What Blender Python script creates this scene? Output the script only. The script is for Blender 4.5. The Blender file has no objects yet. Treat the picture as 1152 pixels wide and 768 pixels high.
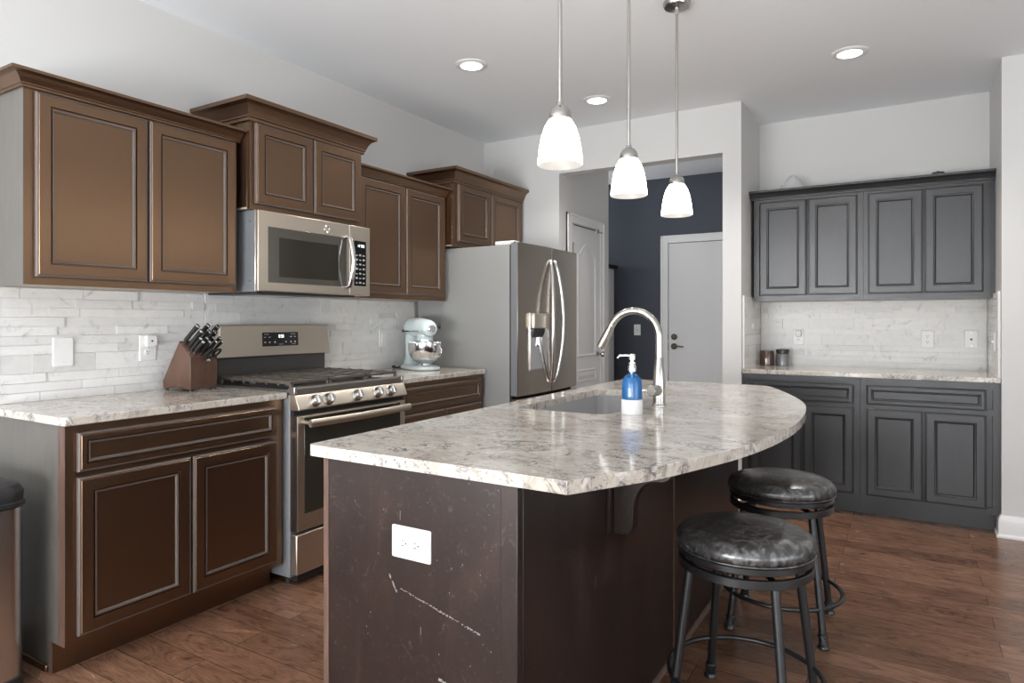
import bpy, bmesh, math, random
from mathutils import Vector, Matrix
C = bpy.context.scene
COL = C.collection
R = math.radians
PI = math.pi

# ------------------------------------------------------------------ camera
cam_d = bpy.data.cameras.new('camera')
cam = bpy.data.objects.new('camera', cam_d); COL.objects.link(cam)
cam_d.sensor_width = 36.0
cam_d.lens = 741.0 / 1152.0 * 36.0
cam_d.shift_y = -24.0 / 1152.0
cam_d.clip_start = 0.02
cam.location = (0, 0, 1.24)
cam.rotation_euler = (R(90), 0, math.atan((1022 - 576) / 741.0))
C.camera = cam

# ------------------------------------------------------------------ world, light, exposure
C.view_settings.view_transform = 'Standard'
C.view_settings.look = 'None'
C.view_settings.gamma = 1.0
C.view_settings.use_curve_mapping = False
C.view_settings.exposure = 0.60
C.cycles.use_denoising = True
C.cycles.max_bounces = 10
C.cycles.diffuse_bounces = 6
C.cycles.glossy_bounces = 5
C.cycles.transmission_bounces = 8
C.cycles.sample_clamp_indirect = 6.0
C.cycles.caustics_reflective = False
C.cycles.caustics_refractive = False
W = bpy.data.worlds.new('world'); C.world = W
W.use_nodes = True
W.node_tree.nodes['Background'].inputs[0].default_value = (0.80, 0.88, 1.0, 1)
W.node_tree.nodes['Background'].inputs[1].default_value = 1.0

def area(name, loc, rot, sx, sy, power, color=(1, 1, 1), spread=180):
    d = bpy.data.lights.new(name, 'AREA'); d.shape = 'RECTANGLE'
    d.size = sx; d.size_y = sy; d.energy = power; d.color = color
    d.spread = R(spread)
    o = bpy.data.objects.new(name, d); COL.objects.link(o)
    o.location = loc; o.rotation_euler = rot
    return o
# daylight arriving at the windows behind and beside the camera, tilted up to fill the ceiling
area('daylight_fill', (-1.60, -2.48, 1.10), (R(138), 0, 0), 2.1, 1.9, 235, (0.965, 0.985, 1.0))
area('daylight_fill', (1.20, -2.48, 1.10), (R(138), 0, 0), 2.1, 1.9, 75, (0.965, 0.985, 1.0))
area('daylight_fill', (3.28, 0.6, 1.10), (R(125), 0, R(90)), 3.3, 1.9, 40, (0.93, 0.97, 1.0))
# unseen fill lamp added at the hall's far end; no window there
area('daylight_fill', (-3.85, 6.2, 1.5), (R(90), 0, R(-90)), 0.8, 1.2, 15, (0.95, 0.98, 1.0))

# ------------------------------------------------------------------ materials
def new_mat(name):
    m = bpy.data.materials.new(name); m.use_nodes = True
    nt = m.node_tree
    return m, nt, nt.nodes['Principled BSDF']
def setp(b, **k):
    names = {'base': 'Base Color', 'rough': 'Roughness', 'metal': 'Metallic', 'spec': 'Specular IOR Level', 'ior': 'IOR',
             'coat': 'Coat Weight', 'coat_rough': 'Coat Roughness', 'coat_ior': 'Coat IOR', 'trans': 'Transmission Weight',
             'emit': 'Emission Color', 'estr': 'Emission Strength', 'alpha': 'Alpha', 'sheen': 'Sheen Weight'}
    for a, v in k.items():
        if a in ('base', 'emit'): v = (*v, 1)
        b.inputs[names[a]].default_value = v
def plain(name, base, rough=0.5, bump=0, bscale=80, **k):
    m, nt, b = new_mat(name); setp(b, base=base, rough=rough, **k)
    tc = nt.nodes.new('ShaderNodeTexCoord')
    n = nt.nodes.new('ShaderNodeTexNoise'); n.inputs['Scale'].default_value = bscale; n.inputs['Detail'].default_value = 4
    nt.links.new(tc.outputs['Object'], n.inputs['Vector'])
    if bump:
        bp = nt.nodes.new('ShaderNodeBump'); bp.inputs['Strength'].default_value = bump; bp.inputs['Distance'].default_value = 0.002
        nt.links.new(n.outputs['Fac'], bp.inputs['Height']); nt.links.new(bp.outputs['Normal'], b.inputs['Normal'])
    mr = nt.nodes.new('ShaderNodeMapRange'); mr.inputs['To Min'].default_value = max(0, rough - 0.04); mr.inputs['To Max'].default_value = rough + 0.04
    nt.links.new(n.outputs['Fac'], mr.inputs['Value']); nt.links.new(mr.outputs['Result'], b.inputs['Roughness'])
    return m
def node(nt, t, **k):
    n = nt.nodes.new(t)
    for a, v in k.items(): n.inputs[a].default_value = v
    return n
def mapping(nt, scale, rot=(0, 0, 0), loc=(0, 0, 0)):
    tc = nt.nodes.new('ShaderNodeTexCoord'); mp = nt.nodes.new('ShaderNodeMapping')
    mp.inputs['Scale'].default_value = scale; mp.inputs['Rotation'].default_value = rot; mp.inputs['Location'].default_value = loc
    nt.links.new(tc.outputs['Object'], mp.inputs['Vector'])
    return mp.outputs['Vector']
def ramp(nt, fac, stops):
    r = nt.nodes.new('ShaderNodeValToRGB'); e = r.color_ramp.elements
    while len(e) < len(stops): e.new(0.5)
    for i, (p, c) in enumerate(stops):
        e[i].position = p; e[i].color = (*c, 1) if len(c) == 3 else c
    nt.links.new(fac, r.inputs['Fac'])
    return r.outputs['Color']
def mix(nt, fac, a, b, mode='MIX'):
    m = nt.nodes.new('ShaderNodeMix'); m.data_type = 'RGBA'; m.blend_type = mode
    for sock, v in ((m.inputs['Factor'], fac), (m.inputs['A'], a), (m.inputs['B'], b)):
        if isinstance(v, (int, float)): sock.default_value = v
        elif isinstance(v, tuple): sock.default_value = (*v, 1)
        else: nt.links.new(v, sock)
    return m.outputs['Result']

def m_wood(name, dark, light, scale=(6, 6, 1.2), **k):
    m, nt, b = new_mat(name); setp(b, **k)
    v = mapping(nt, scale)
    n = node(nt, 'ShaderNodeTexNoise', Scale=6.0, Detail=6.0, Distortion=0.6); nt.links.new(v, n.inputs['Vector'])
    c = ramp(nt, n.outputs['Fac'], [(0.3, dark), (0.7, light)])
    nt.links.new(c, b.inputs['Base Color'])
    return m
def m_granite():
    m, nt, b = new_mat('granite'); setp(b, rough=0.10, spec=0.55, ior=1.5)
    v = mapping(nt, (1, 1, 1))
    v2 = mapping(nt, (1.0, 1.6, 1.0), (0, 0, R(28)))
    big = node(nt, 'ShaderNodeTexNoise', Scale=3.2, Detail=5.0, Distortion=1.2); nt.links.new(v, big.inputs['Vector'])
    base = ramp(nt, big.outputs['Fac'], [(0.30, (0.50, 0.445, 0.385)), (0.48, (0.60, 0.55, 0.485)), (0.70, (0.70, 0.665, 0.615))])
    med = node(nt, 'ShaderNodeTexNoise', Scale=16.0, Detail=8.0, Roughness=0.65, Distortion=1.6); nt.links.new(v2, med.inputs['Vector'])
    warm = ramp(nt, med.outputs['Fac'], [(0.36, (1, 1, 1)), (0.47, (0, 0, 0))])
    c1 = mix(nt, warm, base, (0.42, 0.38, 0.335))
    fine = node(nt, 'ShaderNodeTexNoise', Scale=70.0, Detail=4.0, Roughness=0.6, Distortion=0.8); nt.links.new(v, fine.inputs['Vector'])
    mask = node(nt, 'ShaderNodeTexNoise', Scale=5.0, Detail=4.0, Distortion=2.0); nt.links.new(v2, mask.inputs['Vector'])
    mm = ramp(nt, mask.outputs['Fac'], [(0.42, (0.06, 0.06, 0.06)), (0.58, (1, 1, 1))])
    fm = ramp(nt, fine.outputs['Fac'], [(0.36, (1, 1, 1)), (0.44, (0, 0, 0))])
    sp = mix(nt, 1.0, mm, fm, 'MULTIPLY')
    c2 = mix(nt, sp, c1, (0.17, 0.16, 0.165))
    white = node(nt, 'ShaderNodeTexNoise', Scale=38.0, Detail=5.0, Distortion=1.0); nt.links.new(v, white.inputs['Vector'])
    wm = ramp(nt, white.outputs['Fac'], [(0.58, (0, 0, 0)), (0.70, (0.7, 0.7, 0.7))])
    c3 = mix(nt, wm, c2, (0.74, 0.73, 0.71))
    vein = node(nt, 'ShaderNodeTexNoise', Scale=4.0, Detail=9.0, Roughness=0.7, Distortion=1.4); nt.links.new(v2, vein.inputs['Vector'])
    vm = ramp(nt, vein.outputs['Fac'], [(0.475, (0, 0, 0)), (0.499, (0.9, 0.9, 0.9)), (0.523, (0, 0, 0))])
    vm2 = mix(nt, 1.0, vm, mm, 'MULTIPLY')
    c4 = mix(nt, vm2, c3, (0.15, 0.14, 0.145))
    nt.links.new(c4, b.inputs['Base Color'])
    return m
def m_floor():
    m, nt, b = new_mat('hardwood'); setp(b, rough=0.33, spec=0.35)
    v = mapping(nt, (1, 1, 1), (0, 0, 0), (0.3, 0.04, 0))
    br = nt.nodes.new('ShaderNodeTexBrick'); br.offset = 0.37; br.offset_frequency = 2; br.squash = 1.0
    for a, x in (('Scale', 1.0), ('Mortar Size', 0.0012), ('Mortar Smooth', 0.2), ('Bias', 0.0), ('Brick Width', 0.95), ('Row Height', 0.127)):
        br.inputs[a].default_value = x
    br.inputs['Color1'].default_value = (0.0, 0.0, 0.0, 1); br.inputs['Color2'].default_value = (1, 1, 1, 1); br.inputs['Mortar'].default_value = (0.5, 0.5, 0.5, 1)
    nt.links.new(v, br.inputs['Vector'])
    tone = ramp(nt, br.outputs['Color'], [(0.0, (0.160, 0.082, 0.050)), (0.5, (0.212, 0.112, 0.070)), (1.0, (0.262, 0.143, 0.091))])
    tc = nt.nodes.new('ShaderNodeTexCoord'); add = nt.nodes.new('ShaderNodeVectorMath'); add.operation = 'MULTIPLY_ADD'
    nt.links.new(br.outputs['Color'], add.inputs[0]); add.inputs[1].default_value = (7, 3, 0); nt.links.new(tc.outputs['Object'], add.inputs[2])
    mp = nt.nodes.new('ShaderNodeMapping'); mp.inputs['Scale'].default_value = (1.6, 5.0, 1); nt.links.new(add.outputs[0], mp.inputs['Vector'])
    g = node(nt, 'ShaderNodeTexNoise', Scale=2.6, Detail=8.0, Roughness=0.66, Distortion=3.2); nt.links.new(mp.outputs[0], g.inputs['Vector'])
    gc = ramp(nt, g.outputs['Fac'], [(0.32, (0.45, 0.42, 0.40)), (0.43, (0.85, 0.83, 0.81)), (0.54, (1.06, 1.05, 1.04)), (0.72, (1.30, 1.28, 1.25))])
    c = mix(nt, 1.0, tone, gc, 'MULTIPLY')
    wv = nt.nodes.new('ShaderNodeTexWave'); wv.wave_type = 'RINGS'; wv.rings_direction = 'Z'
    for a, x in (('Scale', 5.0), ('Distortion', 9.0), ('Detail', 3.0), ('Detail Scale', 0.8)): wv.inputs[a].default_value = x
    nt.links.new(mp.outputs[0], wv.inputs['Vector'])
    wc = ramp(nt, wv.outputs['Fac'], [(0.0, (0.74, 0.71, 0.69)), (0.4, (1, 1, 1))])
    c = mix(nt, 0.6, c, wc, 'MULTIPLY')
    sp = node(nt, 'ShaderNodeTexNoise', Scale=3.0, Detail=3.0, Distortion=1.0); nt.links.new(v, sp.inputs['Vector'])
    sc = ramp(nt, sp.outputs['Fac'], [(0.35, (0.80, 0.79, 0.78)), (0.6, (1.08, 1.08, 1.08))])
    c = mix(nt, 1.0, c, sc, 'MULTIPLY')
    c = mix(nt, br.outputs['Fac'], c, (0.03, 0.018, 0.013))
    nt.links.new(c, b.inputs['Base Color'])
    rr = nt.nodes.new('ShaderNodeMapRange'); rr.inputs['To Min'].default_value = 0.18; rr.inputs['To Max'].default_value = 0.32
    nt.links.new(g.outputs['Fac'], rr.inputs['Value']); nt.links.new(rr.outputs[0], b.inputs['Roughness'])
    bp = node(nt, 'ShaderNodeBump', Strength=0.25, Distance=0.0015); bp.invert = True
    nt.links.new(br.outputs['Fac'], bp.inputs['Height']); nt.links.new(bp.outputs[0], b.inputs['Normal'])
    return m
def m_tile():
    m, nt, b = new_mat('marble_tile'); setp(b, rough=0.32, spec=0.4)
    v = mapping(nt, (1, 1, 1))
    geo = nt.nodes.new('ShaderNodeNewGeometry')
    tint = ramp(nt, geo.outputs['Random Per Island'], [(0.0, (0.66, 0.66, 0.65)), (0.12, (0.76, 0.76, 0.755)), (1.0, (0.82, 0.82, 0.815))])
    n = node(nt, 'ShaderNodeTexNoise', Scale=9.0, Detail=8.0, Roughness=0.65, Distortion=2.0); nt.links.new(v, n.inputs['Vector'])
    vein = ramp(nt, n.outputs['Fac'], [(0.30, (0.62, 0.62, 0.63)), (0.42, (0.95, 0.95, 0.95)), (0.6, (1, 1, 1))])
    c = mix(nt, 0.8, tint, vein, 'MULTIPLY')
    nt.links.new(c, b.inputs['Base Color'])
    n2 = node(nt, 'ShaderNodeTexNoise', Scale=45.0, Detail=5.0, Distortion=1.0); nt.links.new(v, n2.inputs['Vector'])
    bp = node(nt, 'ShaderNodeBump', Strength=0.5, Distance=0.002)
    nt.links.new(n2.outputs['Fac'], bp.inputs['Height']); nt.links.new(bp.outputs[0], b.inputs['Normal'])
    return m
def m_metal(name, col, rough, axis=2, **k):
    m, nt, b = new_mat(name); setp(b, base=col, rough=rough, metal=1.0, **k)
    sc = [3, 3, 3]; sc[axis] = 160
    v = mapping(nt, tuple(sc))
    n = node(nt, 'ShaderNodeTexNoise', Scale=3.0, Detail=3.0); nt.links.new(v, n.inputs['Vector'])
    mr = nt.nodes.new('ShaderNodeMapRange'); mr.inputs['To Min'].default_value = max(0.02, rough - 0.02); mr.inputs['To Max'].default_value = rough + 0.02
    nt.links.new(n.outputs['Fac'], mr.inputs['Value']); nt.links.new(mr.outputs[0], b.inputs['Roughness'])
    return m
def m_leather():
    m, nt, b = new_mat('black_leather'); setp(b, rough=0.30, spec=0.8, ior=1.6)
    v = mapping(nt, (1, 1, 1))
    n = node(nt, 'ShaderNodeTexNoise', Scale=27.0, Detail=7.0, Roughness=0.6, Distortion=1.6); nt.links.new(v, n.inputs['Vector'])
    c = ramp(nt, n.outputs['Fac'], [(0.36, (0.020, 0.0195, 0.019)), (0.52, (0.060, 0.058, 0.057)), (0.68, (0.19, 0.186, 0.182))])
    nt.links.new(c, b.inputs['Base Color'])
    n2 = node(nt, 'ShaderNodeTexNoise', Scale=90.0, Detail=4.0); nt.links.new(v, n2.inputs['Vector'])
    bp = node(nt, 'ShaderNodeBump', Strength=0.25, Distance=0.001)
    nt.links.new(n2.outputs['Fac'], bp.inputs['Height']); nt.links.new(bp.outputs[0], b.inputs['Normal'])
    return m
def m_worn_panel():
    m, nt, b = new_mat('worn_espresso_panel'); setp(b, rough=0.34, spec=0.5, ior=1.5)
    v = mapping(nt, (1, 1, 0.35))
    n = node(nt, 'ShaderNodeTexNoise', Scale=7.0, Detail=7.0, Roughness=0.6, Distortion=1.2); nt.links.new(v, n.inputs['Vector'])
    c = ramp(nt, n.outputs['Fac'], [(0.32, (0.011, 0.0055, 0.0042)), (0.55, (0.019, 0.0098, 0.0074)), (0.75, (0.042, 0.0210, 0.0155))])
    v2 = mapping(nt, (1, 1, 1))
    s = node(nt, 'ShaderNodeTexNoise', Scale=24.0, Detail=6.0, Roughness=0.75, Distortion=2.5); nt.links.new(v2, s.inputs['Vector'])
    sm = ramp(nt, s.outputs['Fac'], [(0.57, (0, 0, 0)), (0.74, (0.22, 0.22, 0.22))])
    c = mix(nt, sm, c, (0.30, 0.28, 0.27))
    nt.links.new(c, b.inputs['Base Color'])
    return m
def m_emit(name, col, s):
    m, nt, b = new_mat(name); setp(b, base=(0.8, 0.8, 0.78), rough=0.4, emit=col, estr=s)
    return m
def m_glass(name, col, rough=0.02, ior=1.45):
    m, nt, b = new_mat(name); setp(b, base=col, rough=rough, trans=1.0, ior=ior)
    return m

M = {}
M['wall'] = plain('wall_paint', (0.665, 0.662, 0.655), 0.62, 0.06, 220)
M['ceiling'] = plain('ceiling_paint', (0.85, 0.875, 0.90), 0.8, 0.25, 60)
M['navy'] = plain('navy_paint', (0.046, 0.054, 0.075), 0.55, 0.05, 220)
M['trim'] = plain('white_trim_paint', (0.80, 0.80, 0.80), 0.35)
M['door_white'] = plain('white_door_paint', (0.72, 0.72, 0.725), 0.4)
M['floor'] = m_floor()
M['granite'] = m_granite()
M['tile'] = m_tile()
M['espresso'] = m_wood('espresso_wood', (0.011, 0.0055, 0.0036), (0.014, 0.0072, 0.0048), rough=0.34, spec=1.0, ior=1.92)
M['espresso'].node_tree.nodes['Principled BSDF'].inputs['Specular Tint'].default_value = (1.0, 0.64, 0.41, 1)
M['espresso_edge'] = m_wood('espresso_edge_wood', (0.09, 0.05, 0.038), (0.15, 0.09, 0.07), rough=0.4, spec=0.5)
M['side_sheen'] = m_wood('side_sheen', (0.105, 0.097, 0.088), (0.125, 0.116, 0.105), rough=0.30, spec=0.6)  # espresso ends painted taupe, imitating their grazing reflection of the room
M['bead_highlight'] = plain('bead_highlight_paint', (0.125, 0.102, 0.090), 0.45, spec=0.5)  # lighter tone stands in for edge highlights on espresso doors
M['glaze_gap_shade'] = plain('dark_glaze_gap_shade', (0.010, 0.009, 0.008), 0.45)
M['sheen_grey'] = m_wood('sheen_grey_wood', (0.022, 0.023, 0.025), (0.025, 0.026, 0.028), rough=0.36, spec=0.6, ior=1.5)  # espresso greyed: the window reflection is mixed into the base colour
M['cab_inside'] = plain('cabinet_underside', (0.50, 0.43, 0.34), 0.6)
M['panel_worn'] = m_worn_panel()
M['slate'] = m_metal('slate_steel', (0.59, 0.53, 0.45), 0.40, 1)
M['steel'] = m_metal('brushed_steel', (0.62, 0.61, 0.60), 0.26, 2)
M['fridge_door'] = m_metal('fridge_steel', (0.43, 0.38, 0.33), 0.20, 1)
M['chrome'] = m_metal('polished_steel', (0.80, 0.80, 0.80), 0.12, 2)
M['nickel'] = m_metal('brushed_nickel', (0.50, 0.485, 0.46), 0.20, 2)
M['fridge_side'] = plain('fridge_grey', (0.29, 0.29, 0.285), 0.42, 0.15, 300)
M['range_side'] = plain('range_grey', (0.24, 0.25, 0.265), 0.45)
M['range_dark'] = plain('dark_range_enamel', (0.065, 0.063, 0.062), 0.35)
M['micro_side'] = plain('microwave_grey', (0.17, 0.18, 0.19), 0.45)
M['black_gloss'] = plain('black_glass', (0.012, 0.012, 0.012), 0.08, spec=0.6)
M['oven_glass'] = plain('oven_glass', (0.036, 0.032, 0.025), 0.10, spec=0.6)
M['micro_glass'] = plain('microwave_glass', (0.085, 0.078, 0.066), 0.10, spec=0.8)
M['iron'] = plain('cast_iron', (0.105, 0.090, 0.077), 0.36, 0.15, 200)
M['black'] = plain('black_plastic', (0.020, 0.020, 0.021), 0.4)
M['black_metal'] = plain('black_metal', (0.014, 0.0145, 0.016), 0.36, 0.1, 150, spec=0.6)
M['handle_black'] = plain('knife_handle_black', (0.010, 0.0105, 0.011), 0.42)
M['white'] = plain('white_plastic', (0.82, 0.82, 0.82), 0.3)
M['offwhite'] = plain('offwhite_plastic', (0.70, 0.70, 0.69), 0.35)
M['slot'] = plain('dark_slot', (0.03, 0.03, 0.03), 0.6)
M['lcd'] = m_emit('display_digits', (0.9, 0.97, 1.0), 1.2)
M['print'] = plain('grey_print', (0.45, 0.45, 0.44), 0.5)
M['sink'] = plain('sink_grey', (0.36, 0.36, 0.365), 0.35)
M['mixer'] = plain('pale_aqua_enamel', (0.72, 0.83, 0.85), 0.12, coat=0.5)
M['block'] = m_wood('knife_block_wood', (0.085, 0.043, 0.028), (0.13, 0.067, 0.045), rough=0.42)
M['leather'] = m_leather()
M['glass_blue'] = plain('blue_bottle_glass', (0.03, 0.20, 0.50), 0.04, alpha=0.30, spec=0.9)
M['liquid'] = plain('blue_soap', (0.002, 0.13, 0.40), 0.15)
M['jar_brown'] = plain('brown_jar_glass', (0.07, 0.036, 0.022), 0.08, spec=0.7)
M['jar_grey'] = plain('grey_jar', (0.16, 0.165, 0.175), 0.18, spec=0.6)
M['shade'] = m_emit('lit_frosted_glass', (1.0, 0.91, 0.78), 9.0)
M['shade_in'] = m_emit('lit_inner_glass', (1.0, 0.93, 0.85), 0.50)
setp(M['shade_in'].node_tree.nodes['Principled BSDF'], base=(0.03, 0.028, 0.025))
M['led'] = m_emit('recessed_led', (1.0, 0.985, 0.95), 6.0)
M['plastic_wrap'] = plain('clear_wrap', (0.85, 0.86, 0.86), 0.15, alpha=0.55)
M['scuff'] = plain('scuff_white', (0.26, 0.24, 0.225), 0.7)
M['dark_gap'] = plain('dark_recess', (0.012, 0.011, 0.010), 0.8)
M['pane'] = m_glass('window_glass', (0.95, 0.97, 0.98))

# ------------------------------------------------------------------ mesh helpers
class MB:
    def __init__(s): s.bm = bmesh.new()
    def V(s, p): return s.bm.verts.new(p)
    def F(s, vs):
        try: return s.bm.faces.new(vs)
        except ValueError: return None
    def box(s, x0, x1, y0, y1, z0, z1):
        v = [s.V((x, y, z)) for x in (x0, x1) for y in (y0, y1) for z in (z0, z1)]
        for f in ((0, 1, 3, 2), (4, 6, 7, 5), (0, 4, 5, 1), (2, 3, 7, 6), (0, 2, 6, 4), (1, 5, 7, 3)): s.F([v[i] for i in f])
        return s
    def rings(s, rs, cap0=True, cap1=True, closed=True):
        L = [[s.V(p) for p in r] for r in rs]
        n = len(L[0])
        for a, b in zip(L, L[1:]):
            for i in range(n if closed else n - 1):
                s.F([a[i], a[(i + 1) % n], b[(i + 1) % n], b[i]])
        if cap0: s.F(L[0][::-1])
        if cap1: s.F(L[-1])
        return s
    def prism(s, pts, axis, a0, a1):
        def p3(p, a):
            if axis == 'x': return (a, p[0], p[1])
            if axis == 'y': return (p[0], a, p[1])
            return (p[0], p[1], a)
        return s.rings([[p3(p, a0) for p in pts], [p3(p, a1) for p in pts]])
    def lathe(s, prof, c=(0, 0, 0), axis=(0, 0, 1), seg=32, cap0=True, cap1=True):
        ax = Vector(axis).normalized(); q = Vector((0, 0, 1)).rotation_difference(ax)
        rs = []
        for r, z in prof:
            r = max(r, 1e-5)
            rs.append([Vector(c) + q @ Vector((r * math.cos(2 * PI * i / seg), r * math.sin(2 * PI * i / seg), z)) for i in range(seg)])
        return s.rings(rs, cap0, cap1)
    def cyl(s, c0, c1, r, seg=20, r1=None):
        a, b = Vector(c0), Vector(c1); d = b - a
        return s.lathe([(r, 0), (r if r1 is None else r1, d.length)], a, d, seg)
    def tube(s, pts, r, seg=12, closed=False, flat=None):
        P = [Vector(p) for p in pts]; n = len(P)
        T = []
        for i in range(n):
            if closed: t = P[(i + 1) % n] - P[i - 1]
            else: t = P[min(i + 1, n - 1)] - P[max(i - 1, 0)]
            T.append(t.normalized())
        up = Vector((0, 0, 1)) if abs(T[0].z) < 0.9 else Vector((1, 0, 0))
        N = (up - T[0] * up.dot(T[0])).normalized()
        rs = []
        for i in range(n):
            if i: N = (N - T[i] * N.dot(T[i])).normalized()
            B = T[i].cross(N)
            rr = r[i] if isinstance(r, (list, tuple)) else r
            fx = flat if flat else 1.0
            rs.append([P[i] + N * rr * math.cos(2 * PI * k / seg) + B * rr * fx * math.sin(2 * PI * k / seg) for k in range(seg)])
        if closed: rs.append(rs[0])
        s.rings(rs, not closed, not closed)
        if closed: bmesh.ops.remove_doubles(s.bm, verts=s.bm.verts, dist=1e-6)
        return s
    def torus(s, c, Rr, r, z, seg=48, seg2=10):
        pts = [(c[0] + Rr * math.cos(2 * PI * i / seg), c[1] + Rr * math.sin(2 * PI * i / seg), z) for i in range(seg)]
        return s.tube(pts, r, seg2, closed=True)
    def panel(s, o, u, v, n, w, h, prof):
        """rectangular rings (inset, height) from the back edge to the centre panel"""
        o, u, v, n = Vector(o), Vector(u), Vector(v), Vector(n)
        rs = []
        for i, z in prof:
            rs.append([o + u * i + v * i + n * z, o + u * (w - i) + v * i + n * z, o + u * (w - i) + v * (h - i) + n * z, o + u * i + v * (h - i) + n * z])
        return s.rings(rs)
    def build(s, name, mat, parent=None, bevel=0, smooth=35, xf=None, seg=2):
        bm = s.bm
        if xf is not None: bm.transform(xf)
        bmesh.ops.recalc_face_normals(bm, faces=bm.faces)
        root = parent
        while root is not None and root.parent is not None: root = root.parent
        if root is not None: bm.transform(Matrix.Translation(-root.location))
        me = bpy.data.meshes.new(name); bm.to_mesh(me); bm.free()
        me.materials.append(M[mat] if isinstance(mat, str) else mat)
        for p in me.polygons: p.use_smooth = True
        me.set_sharp_from_angle(angle=R(smooth))
        o = bpy.data.objects.new(name, me); COL.objects.link(o)
        if parent is not None: o.parent = parent
        if bevel:
            b = o.modifiers.new('edge', 'BEVEL'); b.width = bevel; b.segments = seg; b.limit_method = 'ANGLE'; b.angle_limit = R(40)
            b.harden_normals = False
        return o
def tag(o, label=None, cat=None, group=None, kind=None):
    if label: o['label'] = label
    if cat: o['category'] = cat
    if group: o['group'] = group
    if kind: o['kind'] = kind
    return o
def thing(name, label, cat, loc=(0, 0, 0), group=None):
    o = bpy.data.objects.new(name, None); COL.objects.link(o); o.location = loc; o.empty_display_size = 0.1
    return tag(o, label, cat, group)
def part_label(o, l): o['label'] = l; return o
def copy_tree(o, parent=None):
    c = o.copy(); COL.objects.link(c)
    if parent is not None: c.parent = parent
    for ch in [x for x in bpy.data.objects if x.parent == o]: copy_tree(ch, c)
    return c
def frame(c, u, n):
    u, n = Vector(u).normalized(), Vector(n).normalized(); v = n.cross(u)
    assert v.z > -0.1
    m = Matrix.Identity(4)
    for i in range(3): m[i][0], m[i][1], m[i][2], m[i][3] = u[i], v[i], n[i], c[i]
    return m
def rrect(x0, x1, y0, y1, r, k=6):
    pts = []
    for cx, cy, a in ((x1 - r, y0 + r, -90), (x1 - r, y1 - r, 0), (x0 + r, y1 - r, 90), (x0 + r, y0 + r, 180)):
        for i in range(k + 1):
            t = R(a + 90 * i / k); pts.append((cx + r * math.cos(t), cy + r * math.sin(t)))
    return pts
def struct(mb, name, mat, label=None, **k):
    o = mb.build(name, mat, **k); o['kind'] = 'structure'
    return o
UX, UY, UZ = (1, 0, 0), (0, 1, 0), (0, 0, 1)
NY = (0, -1, 0)

# ------------------------------------------------------------------ room shell
XL, YB, YN, XNL, XNR, H = -3.096, 4.683, 5.332, -0.983, 0.457, 2.743
OX0, OX1, OZ = -2.381, -1.108, 2.405
YH = 6.81
struct(MB().box(-4.2, 3.6, -2.8, 7.0, -0.10, 0.0), 'floor', 'floor')
struct(MB().box(-4.2, 3.6, -2.8, 7.0, H, H + 0.12), 'ceiling', 'ceiling')
struct(MB().box(XL - 0.12, XL, -2.75, YB + 0.12, 0, H), 'wall_left', 'wall')
wb = MB(); wb.box(XL, OX0, YB, YB + 0.12, 0, H).box(OX0, OX1, YB, YB + 0.12, OZ, H).box(OX1, XNL, YB, YB + 0.12, 0, H)
struct(wb, 'wall_back', 'wall')
struct(MB().box(OX1, XNL, YB + 0.12, YH, 0, H), 'wall_niche_left', 'wall')
struct(MB().box(XNL, XNR, YN, YN + 0.12, 0, H), 'wall_niche_back', 'wall')
wr = MB(); wr.box(XNR, 3.45, 4.675, 5.45, 0, H)
struct(wr, 'wall_right', 'wall')
struct(MB().box(OX0 - 0.12, OX0, YB + 0.12, 5.69, 0, H), 'wall_hall_left', 'wall')
struct(MB().box(-4.1, OX0 - 0.12, 5.57, 5.69, 0, H), 'wall_hall_side', 'wall')
struct(MB().box(-4.1, OX1, YH, YH + 0.12, 0, H), 'wall_hall_back', 'navy')
struct(MB().box(-4.1, -3.98, 5.69, YH, 0, H), 'wall_hall_end', 'wall')
def windowed(name, x0, x1, y0, y1, holes, along):
    """wall slab with rectangular openings (a0, a1, z0, z1) along 'x' or 'y'"""
    mb = MB(); lo, hi = (x0, x1) if along == 'x' else (y0, y1)
    def seg(a0, a1, z0, z1):
        if a1 - a0 < 1e-4 or z1 - z0 < 1e-4: return
        if along == 'x': mb.box(a0, a1, y0, y1, z0, z1)
        else: mb.box(x0, x1, a0, a1, z0, z1)
    cur = lo
    for a0, a1, z0, z1 in holes:
        seg(cur, a0, 0, H); seg(a0, a1, 0, z0); seg(a0, a1, z1, H); cur = a1
    seg(cur, hi, 0, H)
    return struct(mb, name, 'wall')
windowed('wall_front', XL, 3.45, -2.75, -2.6, [(-2.7, -0.5, 0.1, 2.1), (0.1, 2.3, 0.1, 2.1)], 'x')
windowed('wall_far_right', 3.4, 3.52, -2.6, 4.675, [(-1.15, 2.35, 0.1, 2.1)], 'y')
def window(name, a0, a1, z0, z1, pos, along):
    f = MB()
    def bx(p0, p1, q0, q1):
        if along == 'x': f.box(p0, p1, pos - 0.05, pos, q0, q1)
        else: f.box(pos, pos + 0.05, p0, p1, q0, q1)
    t = 0.06; mid = (a0 + a1) / 2
    bx(a0, a0 + t, z0, z1); bx(a1 - t, a1, z0, z1); bx(a0 + t, a1 - t, z0, z0 + t); bx(a0 + t, a1 - t, z1 - t, z1); bx(mid - t / 2, mid + t / 2, z0 + t, z1 - t)
    o = struct(f, name, 'trim')
    g = MB()
    if along == 'x': g.box(a0 + t, a1 - t, pos - 0.03, pos - 0.025, z0 + t, z1 - t)
    else: g.box(pos + 0.025, pos + 0.03, a0 + t, a1 - t, z0 + t, z1 - t)
    g.build('pane', 'pane', o)
window('window_1', -2.7, -0.5, 0.1, 2.1, -2.62, 'x')
window('window_2', 0.1, 2.3, 0.1, 2.1, -2.62, 'x')
window('window_3', -1.15, 2.35, 0.1, 2.1, 3.42, 'y')

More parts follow.
